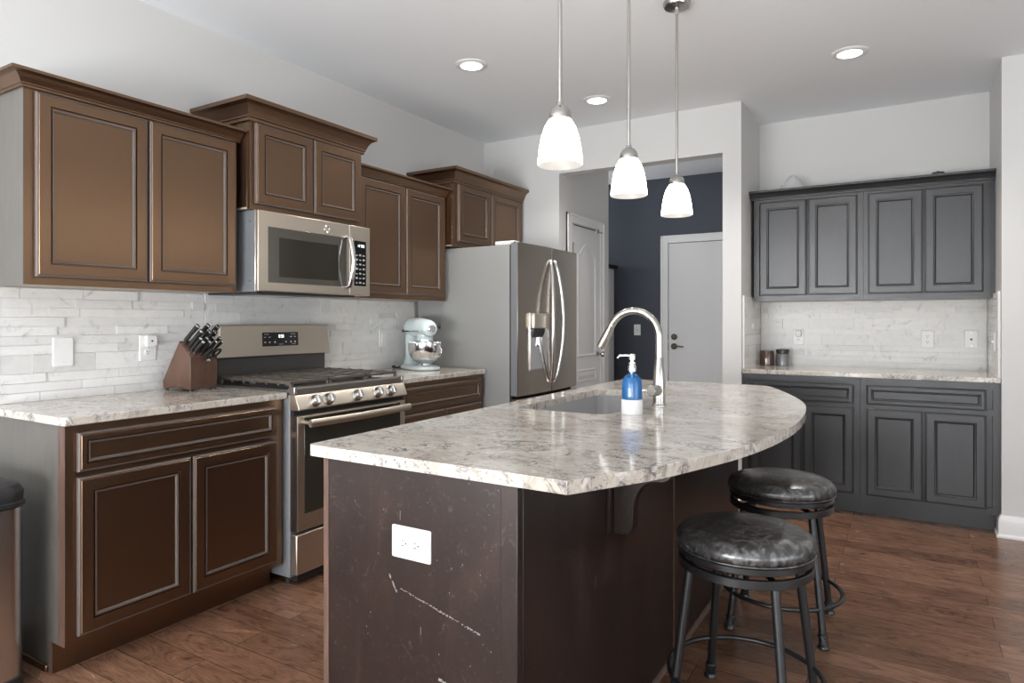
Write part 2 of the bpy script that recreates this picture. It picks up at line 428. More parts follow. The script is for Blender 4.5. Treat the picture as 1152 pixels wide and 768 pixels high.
# baseboards
def base_prof(t=0.016, h=0.125): return [(0, 0), (t + 0.010, 0), (t + 0.010, 0.010), (t, 0.020), (t, h - 0.03), (t - 0.004, h - 0.016), (0.006, h - 0.006), (0.004, h), (0, h)]
bb = MB(); p = base_prof()
bb.rings([[(XNR + 0.002 - o, 4.81, z) for o, z in p], [(XNR - o, 4.675 - o, z) for o, z in p], [(3.39, 4.675 - o, z) for o, z in p]])
struct(bb, 'baseboard_right', 'trim')
bb = MB(); bb.rings([[(x, YH - o, z) for o, z in p] for x in (-3.9, -2.32)]); struct(bb, 'baseboard_hall_back', 'trim')
bb = MB(); bb.rings([[(OX1, YB - o, z) for o, z in p], [(XNL + 0.0, YB - o, z) for o, z in p]]); struct(bb, 'baseboard_back', 'trim')

# ------------------------------------------------------------------ hall doors
# pantry door in the hall's side wall (faces +x)
DX = OX0
y0, y1, zt = 4.885, 5.46, 2.035
d1 = MB()
d1.panel((DX + 0.002, y0, 0.01), UY, UZ, UX, y1 - y0, zt - 0.01, [(0, 0), (0, 0.012)])
door1 = struct(d1, 'door_1', 'door_white')
def arch(yc, hw, zb, zs, rise, inset, x):
    pts = [(x, yc - hw + inset, zb + inset), (x, yc + hw - inset, zb + inset)]
    n = 14
    for i in range(n + 1):
        t = 1 - 2 * i / n
        y = yc + t * (hw - inset)
        z = zs - inset + rise * max(0.0, math.cos(t * PI / 2 * 1.15)) ** 1.5
        pts.append((x, y, z))
    return pts
yc = (y0 + y1) / 2
def door_panel_part(fn):
    mb = MB(); rs = []
    for ins, dx in ((0, 0.0125), (0.009, 0.022), (0.018, 0.0125), (0.030, 0.0125), (0.055, 0.021)): rs.append(fn(ins, DX + dx))
    mb.rings(rs, cap0=False); return mb.build('door_panel', 'door_white', door1)
door_panel_part(lambda i, x: arch(yc, 0.185, 0.93, 1.80, 0.10, i, x))
for zb, zh in ((0.72, 0.82), (0.14, 0.66)):
    door_panel_part(lambda i, x, zb=zb, zh=zh: [(x, yc - 0.185 + i * .6, zb + i * .6), (x, yc + 0.185 - i * .6, zb + i * .6), (x, yc + 0.185 - i * .6, zh - i * .6), (x, yc - 0.185 + i * .6, zh - i * .6)])
k = MB(); k.lathe([(0.026, 0), (0.026, 0.006), (0.010, 0.010), (0.010, 0.030), (0.024, 0.040), (0.027, 0.052), (0.018, 0.064), (0.0, 0.066)], (DX + 0.014, 5.405, 0.94), UX, 20)
k.build('door_knob', 'nickel', door1)
hb = MB(); hb.box(DX + 0.014, DX + 0.020, y0 + 0.02, y1 - 0.05, zt - 0.012, zt - 0.004)
hb.cyl((DX + 0.018, y1 - 0.09, zt - 0.035), (DX + 0.018, y1 - 0.09, zt - 0.002), 0.012, 12).cyl((DX + 0.02, y1 - 0.09, zt - 0.02), (DX + 0.05, y1 - 0.02, zt - 0.02), 0.006, 10)
hb.build('door_stop', 'nickel', door1)
hb = MB(); hb.box(DX + 0.013, DX + 0.018, y0 + 0.012, y0 + 0.030, 1.78, 1.88); hb.build('hinge', 'nickel', door1)
def casing_x(name, y0, y1, zt, x, w=0.085):
    mb = MB(); t = 0.018
    mb.box(x, x + t, y0 - w, y0 - 0.004, 0, zt + w).box(x, x + t, y1 + 0.004, y1 + w, 0, zt + w).box(x, x + t, y0 - 0.004, y1 + 0.004, zt + 0.006, zt + w)
    mb.box(x, x + t + 0.008, y0 - w, y0 - w + 0.02, 0, zt + w).box(x, x + t + 0.008, y1 + w - 0.02, y1 + w, 0, zt + w).box(x, x + t + 0.008, y0 - w, y1 + w, zt + w - 0.02, zt + w)
    return struct(mb, name, 'trim', bevel=0.003)
casing_x('trim_1', y0, y1, zt, DX)
# entry door in the navy wall (faces -y)
ex0, ex1, ez = -2.165, -1.25, 2.045
d2 = MB(); d2.box(ex0, ex1, YH - 0.012, YH - 0.001, 0.01, ez)
door2 = struct(d2, 'door_2', 'door_white', bevel=0.002)
for z, nm in ((1.065, 'deadbolt'), (0.965, 'door_lever')):
    k = MB(); k.lathe([(0.033, 0), (0.033, 0.008), (0.022, 0.014), (0.014, 0.018), (0.014, 0.03), (0.0, 0.031)], (ex0 + 0.06, YH - 0.012, z), NY, 20)
    if nm == 'door_lever': k.tube([(ex0 + 0.06, YH - 0.04, z), (ex0 + 0.10, YH - 0.045, z + 0.003), (ex0 + 0.165, YH - 0.042, z - 0.002)], [0.010, 0.008, 0.007], 10)
    k.build(nm, 'iron', door2)
s_ = MB(); s_.box(ex0 - 0.012, ex0 - 0.003, YH - 0.016, YH - 0.012, 1.04, 1.09).box(ex0 - 0.012, ex0 - 0.003, YH - 0.016, YH - 0.012, 0.93, 1.0); s_.build('strike_plate', 'iron', door2)
w = 0.085; mb = MB()
mb.box(ex0 - w, ex0 - 0.006, YH - 0.018, YH, 0, ez + w).box(ex1 + 0.006, ex1 + w, YH - 0.018, YH, 0, ez + w).box(ex0 - 0.006, ex1 + 0.006, YH - 0.018, YH, ez + 0.006, ez + w)
mb.box(ex0 - w, ex0 - w + 0.02, YH - 0.026, YH, 0, ez + w).box(ex0 - w, ex1 + w, YH - 0.026, YH, ez + w - 0.02, ez + w)
struct(mb, 'trim_2', 'trim', bevel=0.003)

# tall white cabinet with black top in the mud room
tc_ = thing('locker_cabinet', 'tall white cabinet with black top beside the navy wall in the hall', 'cabinet', (-3.15, 6.5, 0))
MB().box(-3.55, -2.775, 6.30, 6.79, 0.06, 1.80).build('body', 'trim', tc_, bevel=0.003)
MB().box(-3.55, -2.76, 6.29, 6.79, 0, 0.06).build('plinth', 'trim', tc_)
MB().prism([(6.24, 1.84), (6.24, 1.825), (6.27, 1.80), (6.79, 1.80), (6.79, 1.84)], 'x', -3.6, -2.735).build('top', 'black', tc_, bevel=0.003)
MB().box(-2.775, -2.765, 6.34, 6.75, 0.10, 1.77).build('side_panel', 'trim', tc_, bevel=0.003)

# ------------------------------------------------------------------ cabinets
DOOR = [(0, 0), (0, 0.015), (0.004, 0.019), (0.008, 0.019), (0.010, 0.021), (0.047, 0.021), (0.0490, 0.0135), (0.0515, 0.0135), (0.0530, 0.0195), (0.0570, 0.0195), (0.0625, 0.0100), (0.067, 0.0100)]
DRAWER = [(0, 0), (0, 0.015), (0.004, 0.019), (0.008, 0.019), (0.010, 0.021), (0.026, 0.021), (0.0275, 0.0140), (0.0300, 0.0140), (0.0315, 0.0195), (0.035, 0.0195), (0.0395, 0.0105), (0.043, 0.0105)]
def front_door(name, kind, X, a0, a1, z0, z1, mat, parent, face):
    mb = MB(); prof = DOOR if kind == 'door' else DRAWER
    if face == 'x': mb.panel((X, a0, z0), UY, UZ, UX, a1 - a0, z1 - z0, prof)
    else: mb.panel((a0, X, z0), UX, UZ, NY, a1 - a0, z1 - z0, prof)
    o = mb.build(name, mat, parent, smooth=20)
    k_ = kind == 'door'
    if mat == 'espresso':
        Q = [('bead_highlight', 0.0040, 0.0022, 0.0192, 0.0), ('bead_highlight', 0.0535 if k_ else 0.0320, 0.0098, 0.0199, 0.0090)]  # pale rings paint highlights onto the door's outer edge and inner profile
    else:
        Q = [('glaze_gap_shade', 0.0010, 0.0045, 0.0180, -0.003), ('glaze_gap_shade', 0.0480 if k_ else 0.0270, 0.0130 if k_ else 0.0100, 0.0206, 0.0060)]  # dark rings: glaze in the groove, gap shade painted on the outer edge
    for gm, ins, q, zz, drop in Q:
        g = MB(); P4 = ((-0.0003, 0.004), (-0.0003, 0.0155), (0.0040, 0.0196), (0.0062, 0.0196), (0.0062, 0.013)) if gm == 'bead_highlight' and ins < 0.01 else ((ins, zz - 0.006), (ins + q * 0.12, zz + 0.0004), (ins + q * 0.7, zz + 0.0004 - drop * 0.25), (ins + q, zz - drop), (ins + q, zz - 0.009))
        uu, vv, nn, oo = (Vector(UY), Vector(UZ), Vector(UX), Vector((X, a0, z0))) if face == 'x' else (Vector(UX), Vector(UZ), Vector(NY), Vector((a0, X, z0)))
        ww, hh = a1 - a0, z1 - z0
        L = [[oo + uu * i + vv * i + nn * z, oo + uu * (ww - i) + vv * i + nn * z, oo + uu * (ww - i) + vv * (hh - i) + nn * z, oo + uu * i + vv * (hh - i) + nn * z] for i, z in P4]
        g.rings(L + [L[0]], False, False); bmesh.ops.remove_doubles(g.bm, verts=g.bm.verts, dist=1e-6)
        g.build('painted_edge_ring', gm, o)
    return o
def crown(mb, xb, xf, y0, y1, z, s, po, ret0=True, ret1=True):
    """crown on a cabinet facing +x: profile (offset, dz), scaled by s in height and po in projection"""
    P = [(0, 0), (0.012, 0), (0.012, 0.008), (0.017, 0.010), (0.017, 0.014), (0.022, 0.020), (0.028, 0.030), (0.040, 0.040), (0.054, 0.045), (0.060, 0.046), (0.060, 0.057), (0.0, 0.057)]
    P = [(a * po, b * s) for a, b in P]
    rs = []
    if ret0: rs.append([(xb, y0 - o, z + d) for o, d in P]); rs.append([(xf + o, y0 - o, z + d) for o, d in P])
    else: rs.append([(xf + o, y0, z + d) for o, d in P])
    if ret1: rs.append([(xf + o, y1 + o, z + d) for o, d in P]); rs.append([(xb, y1 + o, z + d) for o, d in P])
    else: rs.append([(xf + o, y1, z + d) for o, d in P])
    mb.rings(rs)
    mb.box(xb, xf, y0, y1, z + 0.045 * s, z + 0.056 * s)
    return mb
def wall_cabinet(label, y0, y1, z0, z1, xf, doors, cs, ret0, ret1, cz=None, dz0=None, dz1=None, cy0=None, cy1=None):
    t = thing('wall_cabinet', label, 'cabinet', (XL, (y0 + y1) / 2, z0))
    MB().box(XL + 0.002, xf - 0.019, y0, y1, z0 + 0.012, z1).build('carcass', 'espresso', t, bevel=0.001)
    MB().box(XL + 0.002, xf - 0.019, y0 + 0.004, y1 - 0.004, z0 + 0.004, z0 + 0.012).build('bottom_panel', 'cab_inside', t)
    if ret0 and y0 < 2:
        MB().box(XL + 0.002, xf - 0.001, y0 - 0.0015, y0, z0, z1).build('end_panel', 'side_sheen', t)
    f = MB(); st = 0.040
    f.box(xf - 0.019, xf, y0, y0 + st, z0, z1).box(xf - 0.019, xf, y1 - st, y1, z0, z1).box(xf - 0.019, xf, y0 + st, y1 - st, z0, z0 + 0.045).box(xf - 0.019, xf, y0 + st, y1 - st, z1 - 0.045, z1)
    f.box(xf - 0.019, xf - 0.004, (y0 + y1) / 2 - 0.03, (y0 + y1) / 2 + 0.03, z0 + 0.045, z1 - 0.045)
    f.build('face_frame', 'espresso', t)
    for a0, a1 in doors: front_door('door', 'door', xf + 0.001, a0, a1, dz0 or z0 + 0.03, dz1 or z1 - 0.012, 'espresso', t, 'x')
    c = MB(); crown(c, XL + 0.002, xf, cy0 if cy0 is not None else y0, cy1 if cy1 is not None else y1, z1 - 0.004, cs, 1.0 if cs < 1.4 else 1.1, ret0, ret1)
    c.build('crown_molding', 'espresso', t, smooth=20)
    return t
wall_cabinet('two-door espresso wall cabinet above the knife block', 1.150, 2.046, 1.373, 2.103, -2.790, [(1.183, 1.602), (1.611, 2.030)], 1.0, True, False, cy1=2.060)
wall_cabinet('short espresso wall cabinet directly above the microwave', 2.067, 2.822, 1.776, 2.205, -2.720, [(2.090, 2.445), (2.454, 2.800)], 1.75, True, True, dz0=1.805, dz1=2.196)
wall_cabinet('two-door espresso wall cabinet above the stand mixer', 2.826, 3.727, 1.373, 2.103, -2.790, [(2.862, 3.276), (3.286, 3.690)], 1.0, False, False, cy0=2.826, cy1=3.728)
wall_cabinet('short espresso wall cabinet above the refrigerator', 3.735, 4.680, 1.758, 2.205, -2.720, [(3.765, 4.180), (4.190, 4.640)], 1.75, True, False, dz0=1.795, dz1=2.196)

def base_cabinet(label, y0, y1, side0):
    t = thing('base_cabinet', label, 'cabinet', (XL, (y0 + y1) / 2, 0))
    xf = -2.488
    c = MB(); c.prism([(XL + 0.002, 0.0), (-2.577, 0.0), (-2.577, 0.110), (xf - 0.019, 0.110), (xf - 0.019, 0.876), (XL + 0.002, 0.876)], 'y', y0, y1)
    c.build('carcass', 'espresso', t)
    if side0:
        e = MB(); e.prism([(XL + 0.002, 0.0), (xf - 0.105, 0.0), (xf - 0.105, 0.11), (xf - 0.046, 0.110), (xf - 0.046, 0.876), (XL + 0.002, 0.876)], 'y', y0 - 0.0015, y0); e.build('end_panel', 'side_sheen', t)
        MB().prism([(xf - 0.105, 0), (-2.577, 0), (-2.577, 0.110), (xf, 0.110), (xf, 0.876), (xf - 0.046, 0.876), (xf - 0.046, 0.11), (xf - 0.105, 0.11)], 'y', y0 - 0.0016, y0).build('edge_strip', 'espresso_edge', t)
    f = MB(); st = 0.036
    for a0, a1, b0, b1 in ((y0, y0 + st, 0.11, 0.876), (y1 - st, y1, 0.11, 0.876), (y0 + st, y1 - st, 0.11, 0.15), (y0 + st, y1 - st, 0.835, 0.876), (y0 + st, y1 - st, 0.68, 0.72)):
        f.box(xf - 0.019, xf, a0, a1, b0, b1)
    f.box(xf - 0.019, xf - 0.004, (y0 + y1) / 2 - 0.03, (y0 + y1) / 2 + 0.03, 0.15, 0.68)
    f.build('face_frame', 'espresso', t)
    m = (y0 + y1) / 2
    front_door('drawer_front', 'drawer', xf + 0.001, y0 + 0.034, y1 - 0.040, 0.711, 0.847, 'espresso', t, 'x')
    front_door('door', 'door', xf + 0.001, y0 + 0.034, m - 0.0055, 0.140, 0.690, 'espresso', t, 'x')
    front_door('door', 'door', xf + 0.001, m + 0.0055, y1 - 0.040, 0.140, 0.690, 'espresso', t, 'x')
    MB().box(-2.577, -2.571, y0, y1, 0, 0.105).build('toe_kick', 'espresso', t)
    if side0:
        s = MB(); s.prism([(XL + 0.02, 0), (-2.600, 0), (-2.60, 0.025), (XL + 0.02, 0.025)], 'y', y0 - 0.012, y0)
        s.build('shoe_molding', 'espresso', t, bevel=0.004)
    return t
base_cabinet('espresso base cabinet carrying the knife block, trash can at its end', 1.150, 2.066, True)
base_cabinet('espresso base cabinet between the gas range and the refrigerator', 2.862, 3.745, False)

def countertop(label, pts, z0=0.876, z1=0.906, hole=None, name='countertop'):
    mb = MB(); bm = mb.bm
    loops = []
    for L in [pts] + ([hole] if hole else []):
        vs = [mb.V((x, y, z1)) for x, y in L]; loops.append(vs)
        for a, b in zip(vs, vs[1:] + vs[:1]): bm.edges.new((a, b))
    if hole: bmesh.ops.triangle_fill(bm, use_beauty=True, use_dissolve=False, edges=bm.edges[:])
    else: bm.faces.new(loops[0])
    top = bm.faces[:]
    mp = {}
    for vs in loops:
        for v in vs: mp[v] = mb.V((v.co.x, v.co.y, z0))
    for f in top: mb.F([mp[v] for v in f.verts][::-1])
    for vs in loops:
        n = len(vs)
        for i in range(n): mb.F([vs[i], vs[(i + 1) % n], mp[vs[(i + 1) % n]], mp[vs[i]]])
    o = mb.build(name, 'granite', bevel=0.004, seg=3)
    return tag(o, label, 'countertop')
def round_corner(c, d0, d1, r, k=5):
    """points rounding the corner c between unit directions d0 (towards previous) and d1 (towards next)"""
    c, d0, d1 = Vector(c), Vector(d0), Vector(d1)
    return [tuple(((1 - t) ** 2) * (c + d0 * r) + 2 * t * (1 - t) * c + (t * t) * (c + d1 * r)) for t in [i / k for i in range(k + 1)]]
pts = [(XL + 0.001, 1.133)] + round_corner((-2.463, 1.133), (-1, 0), (0, 1), 0.028) + [(-2.463, 2.076), (XL + 0.001, 2.076)]
countertop('pale granite countertop under the knife block', pts)
pts = [(XL + 0.001, 2.853), (-2.463, 2.853), (-2.463, 3.750), (XL + 0.001, 3.750)]
countertop('pale granite countertop under the stand mixer', pts)

# ------------------------------------------------------------------ backsplashes of split-face strips
def tiles(u0, u1, z0, z1, seed, depth=0.008):
    """boxes in a local frame: x along the wall, y up, z out of the wall"""
    rnd = random.Random(seed); mb = MB()
    row = 0.0385
    z = z0; k = 0
    while z < z1 - 1e-4:
        h = row if rnd.random() > 0.22 else row * 2
        zt = min(z + h, z1)
        if z1 - zt < 0.012: zt = z1
        u = u0 + 0.001
        while u < u1 - 1e-4:
            L = rnd.choice((0.12, 0.18, 0.24, 0.30, 0.36, 0.48))
            if u == u0 + 0.001: L *= rnd.uniform(0.3, 1)
            ut = min(u + L, u1)
            if u1 - ut < 0.05: ut = u1
            d = depth + rnd.choice((0, 0.001, 0.0025, 0.004, 0.006))
            mb.box(u, ut - 0.0018, z, zt - 0.0018, 0.0006, d)
            u = ut
        z = zt
    mb.box(u0, u1, z0, z1, 0.0006, depth * 0.55)
    return mb
F_left = frame((XL, 0, 0), UY, UX)
def backsplash(label, u0, u1, z0, z1, seed, F):
    o = tiles(u0, u1, z0, z1, seed).build('backsplash', 'tile', bevel=0, xf=F)
    return tag(o, label, 'backsplash')
bs_l = tiles(1.188, 2.074, 0.9065, 1.373, 3)
t_ = tiles(2.077, 2.852, 0.860, 1.376, 5)
for mb2 in (t_, tiles(2.8525, 3.752, 0.9065, 1.373, 8)):
    me = bpy.data.meshes.new('tmp'); mb2.bm.to_mesh(me); bs_l.bm.from_mesh(me); bpy.data.meshes.remove(me)
tag(bs_l.build('backsplash', 'tile', xf=F_left), 'long white marble strip backsplash behind the gas range', 'backsplash')
struct(MB().box(XL, XL + 0.012, 1.150, 1.187, 0.906, 1.373), 'trim_3', 'wall', bevel=0.002)
backsplash('white marble strip backsplash behind the two small jars, under charcoal cabinets', XNL + 0.014, XNR - 0.014, 0.906, 1.374, 11, frame((0, YN, 0), UX, NY))
backsplash('marble strip return tiled on the niche side beside the two small jars', 4.738, YN - 0.014, 0.906, 1.405, 12, frame((XNL, 0, 0), UY, UX))
backsplash('marble strip return tiled on the niche side facing the jars, carrying one plate', -(YN - 0.014), -4.738, 0.906, 1.405, 13, frame((XNR, 0, 0), (0, -1, 0), (-1, 0, 0)))
struct(MB().box(XNL, XNL + 0.013, 4.722, 4.737, 0.906, 1.410), 'trim_4', 'trim', bevel=0.002)
struct(MB().box(XNR - 0.013, XNR, 4.722, 4.737, 0.906, 1.410), 'trim_5', 'trim', bevel=0.002)

# ------------------------------------------------------------------ niche cabinets (charcoal from painted window sheen, face -y)
yf = 4.982
def niche_wall(label, x0, x1, doors):
    t = thing('wall_cabinet', label, 'cabinet', ((x0 + x1) / 2, YN, 1.375))
    MB().box(x0, x1, yf + 0.019, YN - 0.002, 1.387, 2.100).build('carcass', 'sheen_grey', t)
    MB().box(x0 + 0.004, x1 - 0.004, yf + 0.019, YN - 0.002, 1.379, 1.387).build('bottom_panel', 'cab_inside', t)
    f = MB(); st = 0.036
    f.box(x0, x0 + st, yf, yf + 0.019, 1.375, 2.1).box(x1 - st, x1, yf, yf + 0.019, 1.375, 2.1).box(x0 + st, x1 - st, yf, yf + 0.019, 1.375, 1.42).box(x0 + st, x1 - st, yf, yf + 0.019, 2.06, 2.1)
    m = (x0 + x1) / 2; f.box(m - 0.03, m + 0.03, yf + 0.004, yf + 0.019, 1.42, 2.06)
    f.build('face_frame', 'sheen_grey', t)
    for a, b in doors: front_door('door', 'door', yf - 0.001, a, b, 1.415, 2.080, 'sheen_grey', t, 'y')
    return t
niche_wall('charcoal two-door wall cabinet above the two small jars', -0.957, -0.260, [(-0.915, -0.606), (-0.596, -0.294)])
t = niche_wall('charcoal two-door wall cabinet beside the white wall end, away from the jars', -0.258, 0.432, [(-0.230, 0.078), (0.088, 0.395)])
MB().box(0.432, XNR - 0.001, yf + 0.012, yf + 0.03, 1.375, 2.1).build('filler_strip', 'sheen_grey', t)
cm = MB()
P = [(0, 0), (0.012, 0), (0.012, 0.008), (0.017, 0.010), (0.017, 0.014), (0.022, 0.020), (0.028, 0.030), (0.040, 0.040), (0.050, 0.045), (0.054, 0.046), (0.054, 0.060), (0.0, 0.060)]
cm.rings([[(x, yf - o, 2.101 + d) for o, d in P] for x in (XNL + 0.001, XNR - 0.001)])
cm.box(XNL + 0.001, XNR - 0.001, yf, YN - 0.002, 2.101, 2.110)
tag(cm.build('crown_molding', 'sheen_grey', smooth=20), 'dark crown molding running along both charcoal wall cabinets', 'molding')

yb = 4.712
def niche_base(label, x0, x1, d, dr):
    t = thing('base_cabinet', label, 'cabinet', ((x0 + x1) / 2, YN, 0))
    MB().prism([(YN - 0.002, 0), (4.806, 0), (4.806, 0.11), (yb + 0.019, 0.11), (yb + 0.019, 0.876), (YN - 0.002, 0.876)], 'x', x0, x1).build('carcass', 'sheen_grey', t)
    f = MB(); st = 0.036
    for a0, a1, b0, b1 in ((x0, x0 + st, 0.11, 0.876), (x1 - st, x1, 0.11, 0.876), (x0 + st, x1 - st, 0.11, 0.15), (x0 + st, x1 - st, 0.835, 0.876), (x0 + st, x1 - st, 0.68, 0.72)):
        f.box(a0, a1, yb, yb + 0.019, b0, b1)
    m = (x0 + x1) / 2; f.box(m - 0.03, m + 0.03, yb + 0.004, yb + 0.019, 0.15, 0.68)
    f.build('face_frame', 'sheen_grey', t)
    front_door('drawer_front', 'drawer', yb - 0.001, dr[0], dr[1], 0.712, 0.832, 'sheen_grey', t, 'y')
    for a, b in d: front_door('door', 'door', yb - 0.001, a, b, 0.142, 0.686, 'sheen_grey', t, 'y')
    MB().box(x0, x1, 4.800, 4.806, 0, 0.105).build('toe_kick', 'sheen_grey', t)
    return t
niche_base('charcoal base cabinet under the two small jars, partly behind the island', XNL + 0.001, -0.262, [(-0.922, -0.603), (-0.590, -0.298)], (-0.922, -0.298))
niche_base('charcoal base cabinet standing next to the white baseboard', -0.260, XNR - 0.001, [(-0.226, 0.074), (0.086, 0.388)], (-0.226, 0.388))
countertop('pale granite countertop in the niche under the two small jars', [(XNL + 0.001, 4.690), (XNR - 0.012, 4.690), (XNR - 0.001, 4.690), (XNR - 0.001, YN - 0.001), (XNL + 0.001, YN - 0.001)])

# ------------------------------------------------------------------ island
isl = thing('kitchen_island', 'dark espresso kitchen island with scuffed end panel', 'kitchen island', (-1.05, 2.37, 0))
IX0, IX1, IY0, IY1 = -1.352, -0.742, 1.262, 3.470
SX0, SX1, SY0, SY1 = -1.292, -0.918, 2.158, 2.958
cb = MB()
cb.box(IX0 + 0.02, IX0 + 0.04, IY0 + 0.016, IY1, 0.10, 0.876).box(IX1 - 0.03, IX1 - 0.012, IY0 + 0.016, IY1, 0, 0.876).box(IX0 + 0.04, IX1 - 0.03, IY1 - 0.02, IY1, 0, 0.876)
cb.box(IX0 + 0.04, IX1 - 0.03, IY0 + 0.016, IY1 - 0.02, 0.08, 0.10)
cb.box(IX0 + 0.075, IX0 + 0.09, IY0 + 0.016, IY1, 0, 0.10)
cb.build('carcass', 'espresso', isl)
ep = MB(); ep.box(IX0 + 0.018, IX1 - 0.02, IY0, IY0 + 0.016, 0, 0.876); ep.build('end_panel', 'panel_worn', isl, bevel=0.0015)
MB().box(IX0, IX0 + 0.018, IY0 - 0.001, IY0 + 0.016, 0.0, 0.876).build('edge_strip', 'espresso_edge', isl)
MB().box(IX1 - 0.045, IX1, IY0 - 0.006, IY0 + 0.02, 0, 0.876).build('corner_post', 'panel_worn', isl, bevel=0.002)
MB().box(IX1 - 0.012, IX1, IY0 + 0.02, 2.385, 0.0, 0.876).build('back_panel', 'panel_worn', isl, bevel=0.0015)
MB().box(IX1 - 0.012, IX1 - 0.001, 2.391, IY1, 0.0, 0.876).build('back_panel', 'panel_worn', isl, bevel=0.0015)
MB().box(IX1 - 0.012, IX1 + 0.003, 2.384, 2.392, 0.0, 0.876).build('seam_strip', 'espresso_edge', isl)
MB().prism([(IX1, 0), (IX1 + 0.012, 0), (IX1 + 0.010, 0.010), (IX1 + 0.004, 0.016), (IX1, 0.017)], 'y', IY0 + 0.02, IY1).build('shoe_molding', 'espresso_edge', isl)
for a0, a1 in ((1.30, 1.70), (1.712, 2.10), (2.112, 2.52), (2.532, 2.93), (2.942, 3.43)):
    front = MB(); front.panel((IX0 + 0.019, a1, 0.13), (0, -1, 0), UZ, (-1, 0, 0), a1 - a0, 0.70, DOOR); front.build('door', 'espresso', isl, smooth=20)
# corbel brackets under the overhang
def corbel(y):
    b = MB()
    pr = [(0, 0.872), (0.172, 0.872), (0.172, 0.805), (0.160, 0.793), (0.145, 0.788), (0.118, 0.786), (0.098, 0.778), (0.082, 0.762), (0.070, 0.740), (0.062, 0.715), (0.060, 0.690), (0.060, 0.655), (0.053, 0.636), (0.040, 0.625), (0.0, 0.622)]
    b.prism([(IX1 + 0.012 + a, z) for a, z in pr], 'y', y - 0.022, y + 0.022)
    o = b.build('corbel', 'panel_worn', isl, bevel=0.003)
    MB().box(IX1, IX1 + 0.012, y - 0.045, y + 0.045, 0.628, 0.876).build('backing_plate', 'panel_worn', o, bevel=0.002)
corbel(1.800); corbel(3.02)
# scuffs on the end panel
sc = MB(); rnd = random.Random(4)
def streak(x0, z0, x1, z1, wd, n=18, keep=0.8):
    for i in range(n):
        if rnd.random() > keep: continue
        a, b = i / n, (i + 0.9) / n
        xa, xb, za, zb = x0 + (x1 - x0) * a, x0 + (x1 - x0) * b, z0 + (z1 - z0) * a + rnd.uniform(-.002, .002), z0 + (z1 - z0) * b + rnd.uniform(-.002, .002)
        q = wd * rnd.uniform(0.3, 1)
        sc.box(min(xa, xb), max(xa, xb) + 1e-4, IY0 - 0.0006, IY0, min(za, zb) - q, max(za, zb) + q)
streak(-1.085, 0.573, -0.845, 0.515, 0.0006, 60, 0.85)
streak(-1.12, 0.600, -1.095, 0.560, 0.0016, 9)
streak(-1.085, 0.745, -1.084, 0.765, 0.004, 1, 1)
streak(-1.02, 0.475, -1.019, 0.49, 0.003, 1, 1)
streak(-0.965, 0.38, -0.80, 0.335, 0.0008, 14, 0.6)
for i in range(34):
    x, z = rnd.uniform(IX0 + .03, IX1 - .04), rnd.uniform(0.25, 0.86); q = rnd.uniform(.0004, .0014)
    sc.box(x, x + q, IY0 - 0.0006, IY0, z, z + q * rnd.uniform(1, 4))
sc.build('scuff_marks', 'scuff', isl)['kind'] = 'stuff'
# island top with the bowed seating edge and the sink cut-out
curve = [(-0.608, 1.232), (-0.561, 1.319), (-0.490, 1.458), (-0.432, 1.62), (-0.379, 1.791), (-0.338, 2.00), (-0.315, 2.225), (-0.311, 2.40), (-0.322, 2.62), (-0.355, 2.86), (-0.421, 3.09), (-0.511, 3.326), (-0.575, 3.47)]
def smooth_pts(p, k=5):
    out = []
    for i in range(len(p) - 1):
        a, b, c, d = Vector(p[max(i - 1, 0)]), Vector(p[i]), Vector(p[i + 1]), Vector(p[min(i + 2, len(p) - 1)])
        for j in range(k):
            t = j / k
            q = 0.5 * ((2 * b) + (c - a) * t + (2 * a - 5 * b + 4 * c - d) * t * t + (3 * b - a - 3 * c + d) * t ** 3)
            out.append((q.x, q.y))
    out.append(p[-1]); return out
cv = smooth_pts(curve)
pts = round_corner((-1.388, 1.236), (0, 1), (1, 0), 0.022) + cv + round_corner((-0.620, 3.556), (0.45, -0.89), (-1, 0), 0.04) + round_corner((-1.388, 3.556), (1, 0), (0, -1), 0.022)
hole = rrect(SX0, SX1, SY0, SY1, 0.05)
ic = countertop('large granite island countertop with bowed edge and sink cut-out', pts, hole=hole)
# sink
sk = thing('kitchen_sink', 'grey undermount sink set into the island countertop', 'sink', ((SX0 + SX1) / 2, (SY0 + SY1) / 2, 0.69))
def rr3(i, z, r): return [(x, y, z) for x, y in rrect(SX0 + i, SX1 - i, SY0 + i, SY1 - i, max(r, 0.006))]
b = MB(); b.rings([rr3(-0.008, 0.8755, 0.055), rr3(0.004, 0.8755, 0.05), rr3(0.008, 0.72, 0.05), rr3(0.014, 0.700, 0.05), rr3(0.035, 0.690, 0.04)], cap0=False)
b.build('basin', 'sink', sk)
b = MB(); b.lathe([(0.045, 0), (0.045, 0.003), (0.036, 0.003), (0.030, 0.0005), (0.0, 0.0005)], (-1.10, 2.55, 0.6905)); b.build('drain', 'chrome', sk)
